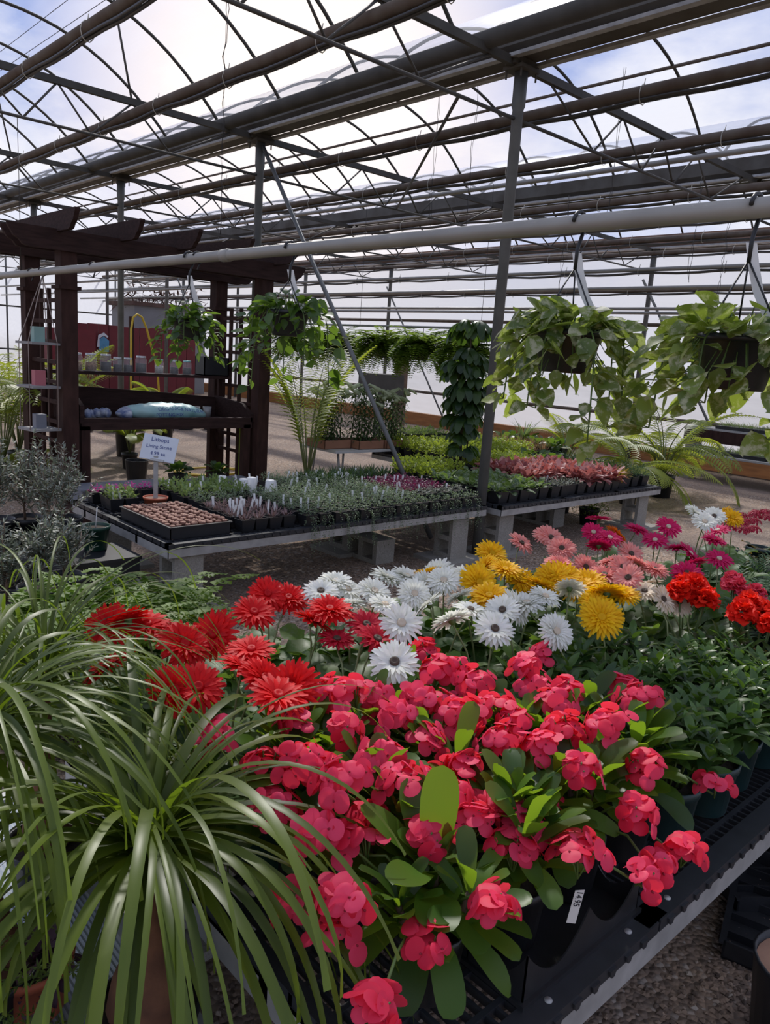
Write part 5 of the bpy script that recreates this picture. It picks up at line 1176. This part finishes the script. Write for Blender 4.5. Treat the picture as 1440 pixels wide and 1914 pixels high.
mb = MB(); mb.lathe([(.0, -.47), (.03, -.46), (.09, -.405), (.115, -.36), (.09, -.35)], 12); o = link('blue_end', mb.mesh('blue_end', 'bag_blue'), t, (0, 0, .072), (0, PI/2, 0)); o.rotation_euler = (0, PI/2, 0); o.scale = (.62, 1.2, 1)
for tx, sz, x, z, ry in (('ORGANIC', .052, .0, .118, -.05), ('& NATURAL', .048, .25, .105, .12), ('POTTING MIX', .046, .0, .068, -.02)): link('lettering', text_mesh(tx, sz, 'ink_blue'), t, (x, -.192+.018*(z > .09), z*1.15), (PI/2-.45*(z > .09), ry, 0))
# plastic bundle left on the bench
mb = MB()
for q in range(5):
    c = (q*.045-.1, U(-.04, .04), .05+U(0, .03)); vs = []
    for i in range(5):
        for j in range(8): a = 2*PI*j/8; e = -PI/2+PI*i/4; rr = .05*U(.7, 1.2); vs.append((c[0]+rr*math.cos(e)*math.cos(a), c[1]+rr*math.cos(e)*math.sin(a), c[2]+rr*math.sin(e)))
    mb.add(vs, [(i*8+j, i*8+(j+1) % 8, (i+1)*8+(j+1) % 8, (i+1)*8+j) for i in range(4) for j in range(8)])
solo('plastic_bundle', mb, 'bag_blue', 'crumpled blue and white plastic packs at left of the potting bench', 'bag', loc=(3.03, 7.32, .816))
# pots and legs below
sb('pale_pole', lambda m: m.tube([(0, 0, 0), (0, 0, .76)], .02, 8), 'l_lime', 'pale green upright pole below the right end of the potting bench', 'pole', (4.52, 7.15, 0))
sb('bin', lambda m: m.lathe([(0, 0), (.10, 0), (.13, .26), (.125, .26), (.12, .22), (0, .22)], 18), 'black_plastic', 'black nursery bin under the pergola behind the sign', 'pot', (3.85, 8.25, 0))
sb('grey_trough', lambda m: (m.prism([(-.12, .0), (.12, .0), (.17, .16), (-.17, .16)], 'x', -.42, .42), m.box(-.44, .44, -.18, .18, .155, .165)), 'slate', 'long dark grey trough on the gravel under the potting bench, left one', 'trough', (3.0, 6.75, .12))
sb('grey_trough', lambda m: (m.prism([(-.12, .0), (.12, .0), (.17, .16), (-.17, .16)], 'x', -.42, .42), m.box(-.44, .44, -.18, .18, .155, .165)), 'slate', 'long dark trough under the right half of the potting bench', 'trough', (3.95, 6.75, .10))
sb('wooden_sleeper', lambda m: m.box(-.5, .5, -.18, .18, 0, .11), 'stain_wood', 'low timber sleeper under the left trough', 'timber', (3.0, 6.75, 0)); sb('wooden_sleeper', lambda m: m.box(-.44, .44, -.18, .18, 0, .095), 'stain_wood', 'low timber sleeper under the right trough', 'timber', (3.95, 6.75, 0))
for k, (x, y, l) in enumerate(((3.55, 6.72, 'left'), (3.98, 6.72, 'right'))):
    mbv = broad(16, .12, .08, 'roundl', .1); t = spawn([('pot', SQL[0]), ('soil', SQL[1]), ('foliage', mbv.mesh('foliage', 'l_money'))], 'dark_leaf_plant', f'dark bushy potted plant in the trough below the potting bench, {l} one', 'potted plant', (x, y, .24 if k else .26))
# hanging three tier planter
t = thing('hanging_planter', 'three tier hanging rope planter with white square trays left of the pergola', 'hanging planter', (2.39, 7.05, 0))
for z, l in ((1.52, 'mint'), (1.15, 'rose'), (.78, 'slate')):
    mb = MB(); mb.box(-.13, .13, -.13, .13, z-.02, z); link('tray', mb.mesh('tray', 'wood_grey', False), t, rot=(0, 0, 0.2))
    mb = MB(); a, h = .045, .13 if l != 'slate' else .12; mb.prism([(-a, -a), (a, -a), (a, a), (-a, a)], 'z', z, z+h); link('square_pot', mb.mesh('square_pot', l, False), t, label={'mint': 'pale mint square pot', 'rose': 'rose pink square pot', 'slate': 'grey square pot'}[l])
mb = MB()
for sx in (-.12, .12):
    for sy in (-.12, .12): mb.tube([(.05, 0, 2.08), (sx, sy, 1.52), (sx, sy, .77)], .004, 5)
link('ropes', mb.mesh('ropes', 'rope'), t)
mb = MB(); mb.tube([(.05, 0, 2.06)]+[(.05+.036*math.cos(a), 0, 2.11+.036*math.sin(a)) for a in [-1.2+i*.5 for i in range(9)]], .005, 6); link('hook', mb.mesh('hook', 'black_plastic'), t)

# ------------------------------------------------------------------ right side low beds
def lowbed(x0, x1, y0, y1, z, lab, mat):
    t = thing('display_bed', lab, 'bench', ((x0+x1)/2, (y0+y1)/2, 0)); a, b = (x1-x0)/2, (y1-y0)/2
    mb = MB(); mb.box(-a, a, -b, b, z-.03, z); link('bed_top', mb.mesh('bed_top', 'galv', False), t)
    mb = MB(); mb.box(-a-.01, -a+.02, -b, b, z-.24, z-.032); link('front_board', mb.mesh('front_board', mat, False), t)
    for yy in (-b+.1, -b/3, b/3, b-.1): mb = MB(); mb.box(-a+.1, -a+.3, yy-.1, yy+.1, 0, z-.032); link('support', mb.mesh('support', 'cinder', False), t)
lowbed(11.95, 12.85, -1.0, 5.9, .43, 'low bench with orange-brown front board before the film side wall', 'orange_board'); lowbed(12.92, 13.4, -1.0, 6.3, .78, 'higher narrow bench against the film side wall', 'stain_wood')
LT = {}
for nm, kk in (('light', 'l_light'), ('grey', 'l_grey')):
    mb = MB()
    for i in range(7):
        for j in range(3): b_ = blades(16, .13, .007, (.6, 1.5), 1.0, z0=.05); b_.V = [Vector(v)+Vector(((j-1)*.11, (i-3)*.085, 0)) for v in b_.V]; mb.add(b_.V, b_.F, .5)
    LT[nm] = mb.mesh('foliage', kk)
trm = MB(); trm.box(-.18, .18, -.3, .3, 0, .055); TRM = trm.mesh('tray', 'black_tray', False)
for bi, (bx_, z, l, ys) in enumerate(((12.25, .43, 'lower', 9), (13.16, .78, 'upper', 8))):
    for i in range(ys):
        y = 5.5-i*.64; spawn([('tray', TRM), ('foliage', LT['light' if (i+bi) % 2 else 'grey'])], 'seedling_tray', f'tray of spiky pale seedlings, {ORD[i]} from the far end of {l} right-hand bench', 'tray of plants', (bx_, y, z+.001), 0, 'seedling trays on the right-hand benches')
# pots standing right of the red-leaf bench
sb('brown_block', lambda m: m.box(-.11, .11, -.11, .11, 0, .19), 'stain_wood', 'brown block under the big palm pot beyond the red-leaf bench', 'block', (10.4, 5.3, 0))
spawn([('pot', potF), ('soil', soilF), ('foliage', bushy(.22, .28, 420, .045, .014, (-.3, 1.3), .15).mesh('foliage', 'l_fern'))], 'bushy_fern', 'bushy dark green plant on the gravel under the red-leaf bench', 'potted plant', (7.05, 4.35, 0.002), scale=(.9, .9, .72))
spawn([('pot', potF), ('soil', soilF), ('foliage', bushy(.22, .28, 420, .045, .014, (-.3, 1.3), .15).mesh('foliage', 'l_dark'))], 'bushy_fern', 'second bushy plant under the red-leaf bench, further back', 'potted plant', (7.35, 4.9, 0.002), scale=(.9, .9, .72))
spawn([('pot', pot_mesh(.10, .16, 'black_plastic')[0]), ('foliage', blades(26, .34, .02, (.9, 1.5), .6, .14, .03, 'strap').mesh('foliage', 'l_light'))], 'spiky_plant', 'spiky strap-leaved plant in a black pot at the rear beyond the lime plants', 'potted plant', (8.72, 6.55, Z2))
# ------------------------------------------------------------------ background at the far left
t = thing('red_fence', 'dark red board fence with a hanging cloth seen through the pergola', 'fence', (10.1, 21.6, 0))
for i in range(12): mb = MB(); mb.box(-1.75+i*.3, -1.75+i*.3+.285, -.02, .02, 0, 1.93+.02*math.sin(i)); link('board', mb.mesh('board', 'red_paint', False), t)
for z in (.5, 1.6): mb = MB(); mb.box(-1.75, 1.83, .02, .06, z, z+.09); link('rail', mb.mesh('rail', 'red_paint', False), t)
sb('red_cupboard', lambda m: m.box(-.6, .6, -.3, .3, 0, 1.75), 'red_paint', 'darker red cupboard left of the red fence', 'cupboard', (7.9, 21.0, 0))
t = thing('work_cloth', 'blue and white cloth hanging on the red fence', 'cloth', (9.05, 21.5, 1.2))
mb = MB(); mb.prism([(-.14, 0), (.14, 0), (.15, .3), (.08, .36), (.0, .42), (-.08, .36), (-.15, .3)], 'y', -.03, -.01); link('cloth', mb.mesh('cloth', 'cloth_blue', False), t)
mb = MB(); mb.prism([(-.2, .12), (-.13, .12), (-.13, .36), (0, .44), (.1, .38), (.12, .42), (.0, .52), (-.16, .44)], 'y', -.045, -.03); link('white_fold', mb.mesh('white_fold', 'cloth_white', False), t)
sb('grey_cabin', lambda m: m.box(-1.2, 1.2, -.8, .8, 0, 2.6), 'grey_wall', 'large plain grey block-like cabin behind the red fence', 'cabin', (11.75, 23.6, 0))
mb = MB()
for i in range(260): x = U(-1.3, 1.3); tiny(mb, (x, U(-.9, .5), U(0, .75)), sdir(U(0, 6), U(-1, .3)), .35, .07)
mb.box(-1.3, 1.3, -.9, .9, 0, .12); solo('rolled_shade', mb, 'brown_roof', 'heap of brown matting on top of the grey cabin', 'matting', loc=(11.75, 23.6, 2.6), smooth=False)
mb = MB(); mb.tube([(5.50, 12, .01), (5.50, 12, 1.75), (5.53, 12, 1.93), (5.6, 12, 1.99), (5.68, 12, 1.95), (5.76, 12, 1.78), (5.95, 12, 1.15), (6.05, 12, .01)], .018, 8); solo('yellow_hose', mb, 'hose_yellow', 'yellow hose looped over a stake behind the pergola', 'hose')
sb('stake_post', lambda m: m.box(-.03, .03, -.03, .03, 0, 1.95), 'stain_wood', 'dark upright stake under the yellow hose loop', 'post', (5.53, 12.06, 0))
mb = MB(); mb.tube([(5.0+.35*math.cos(i*.5)*(1+.02*i), 8.6+.3*math.sin(i*.5), .02) for i in range(26)], .014, 6); solo('yellow_hose', mb, 'hose_yellow', 'yellow hose coiled on the gravel beyond the seedling bench', 'hose')
# rows of dark potted things far left behind
k = 0
for (x, y) in ((5.6, 13.0), (6.1, 13.1), (6.6, 13.0), (7.1, 13.2), (4.7, 13.4), (7.6, 13.1), (5.2, 13.2)):
    spawn([('pot', SQL[0]), ('soil', SQL[1]), ('foliage', KIND['light'][0][k % 3])], 'background_plant', f'pale potted plant on the gravel far behind the pergola, {ORD[k]} planted', 'potted plant', (x, y, .01), 0, 'pale plants in a row far behind the pergola', scale=(2.2, 2.2, 2.2)); k += 1
for k, (x, y) in enumerate(((3.6, 14.5), (4.4, 15.5), (5.8, 17), (7.5, 18.5))):
    palm(f'feather palm far behind the pergola, {ORD[k]} from the left', x, y, (8, 1.1), stem=.4, m=14)
sb('propane_heater', lambda m: (m.box(-.3, .3, -.3, .3, .9, 1.28), m.box(-.06, .06, -.06, .06, 0, .9)), 'steel_dark', 'grey equipment box on a post behind the hanging ferns', 'equipment', (9.75, 10.7, 0))
sb('wooden_post', lambda m: m.box(-.09, .09, -.09, .09, 0, 2.0), 'bark', 'brown square timber post behind the hanging ferns', 'post', (10.25, 10.7, 0))
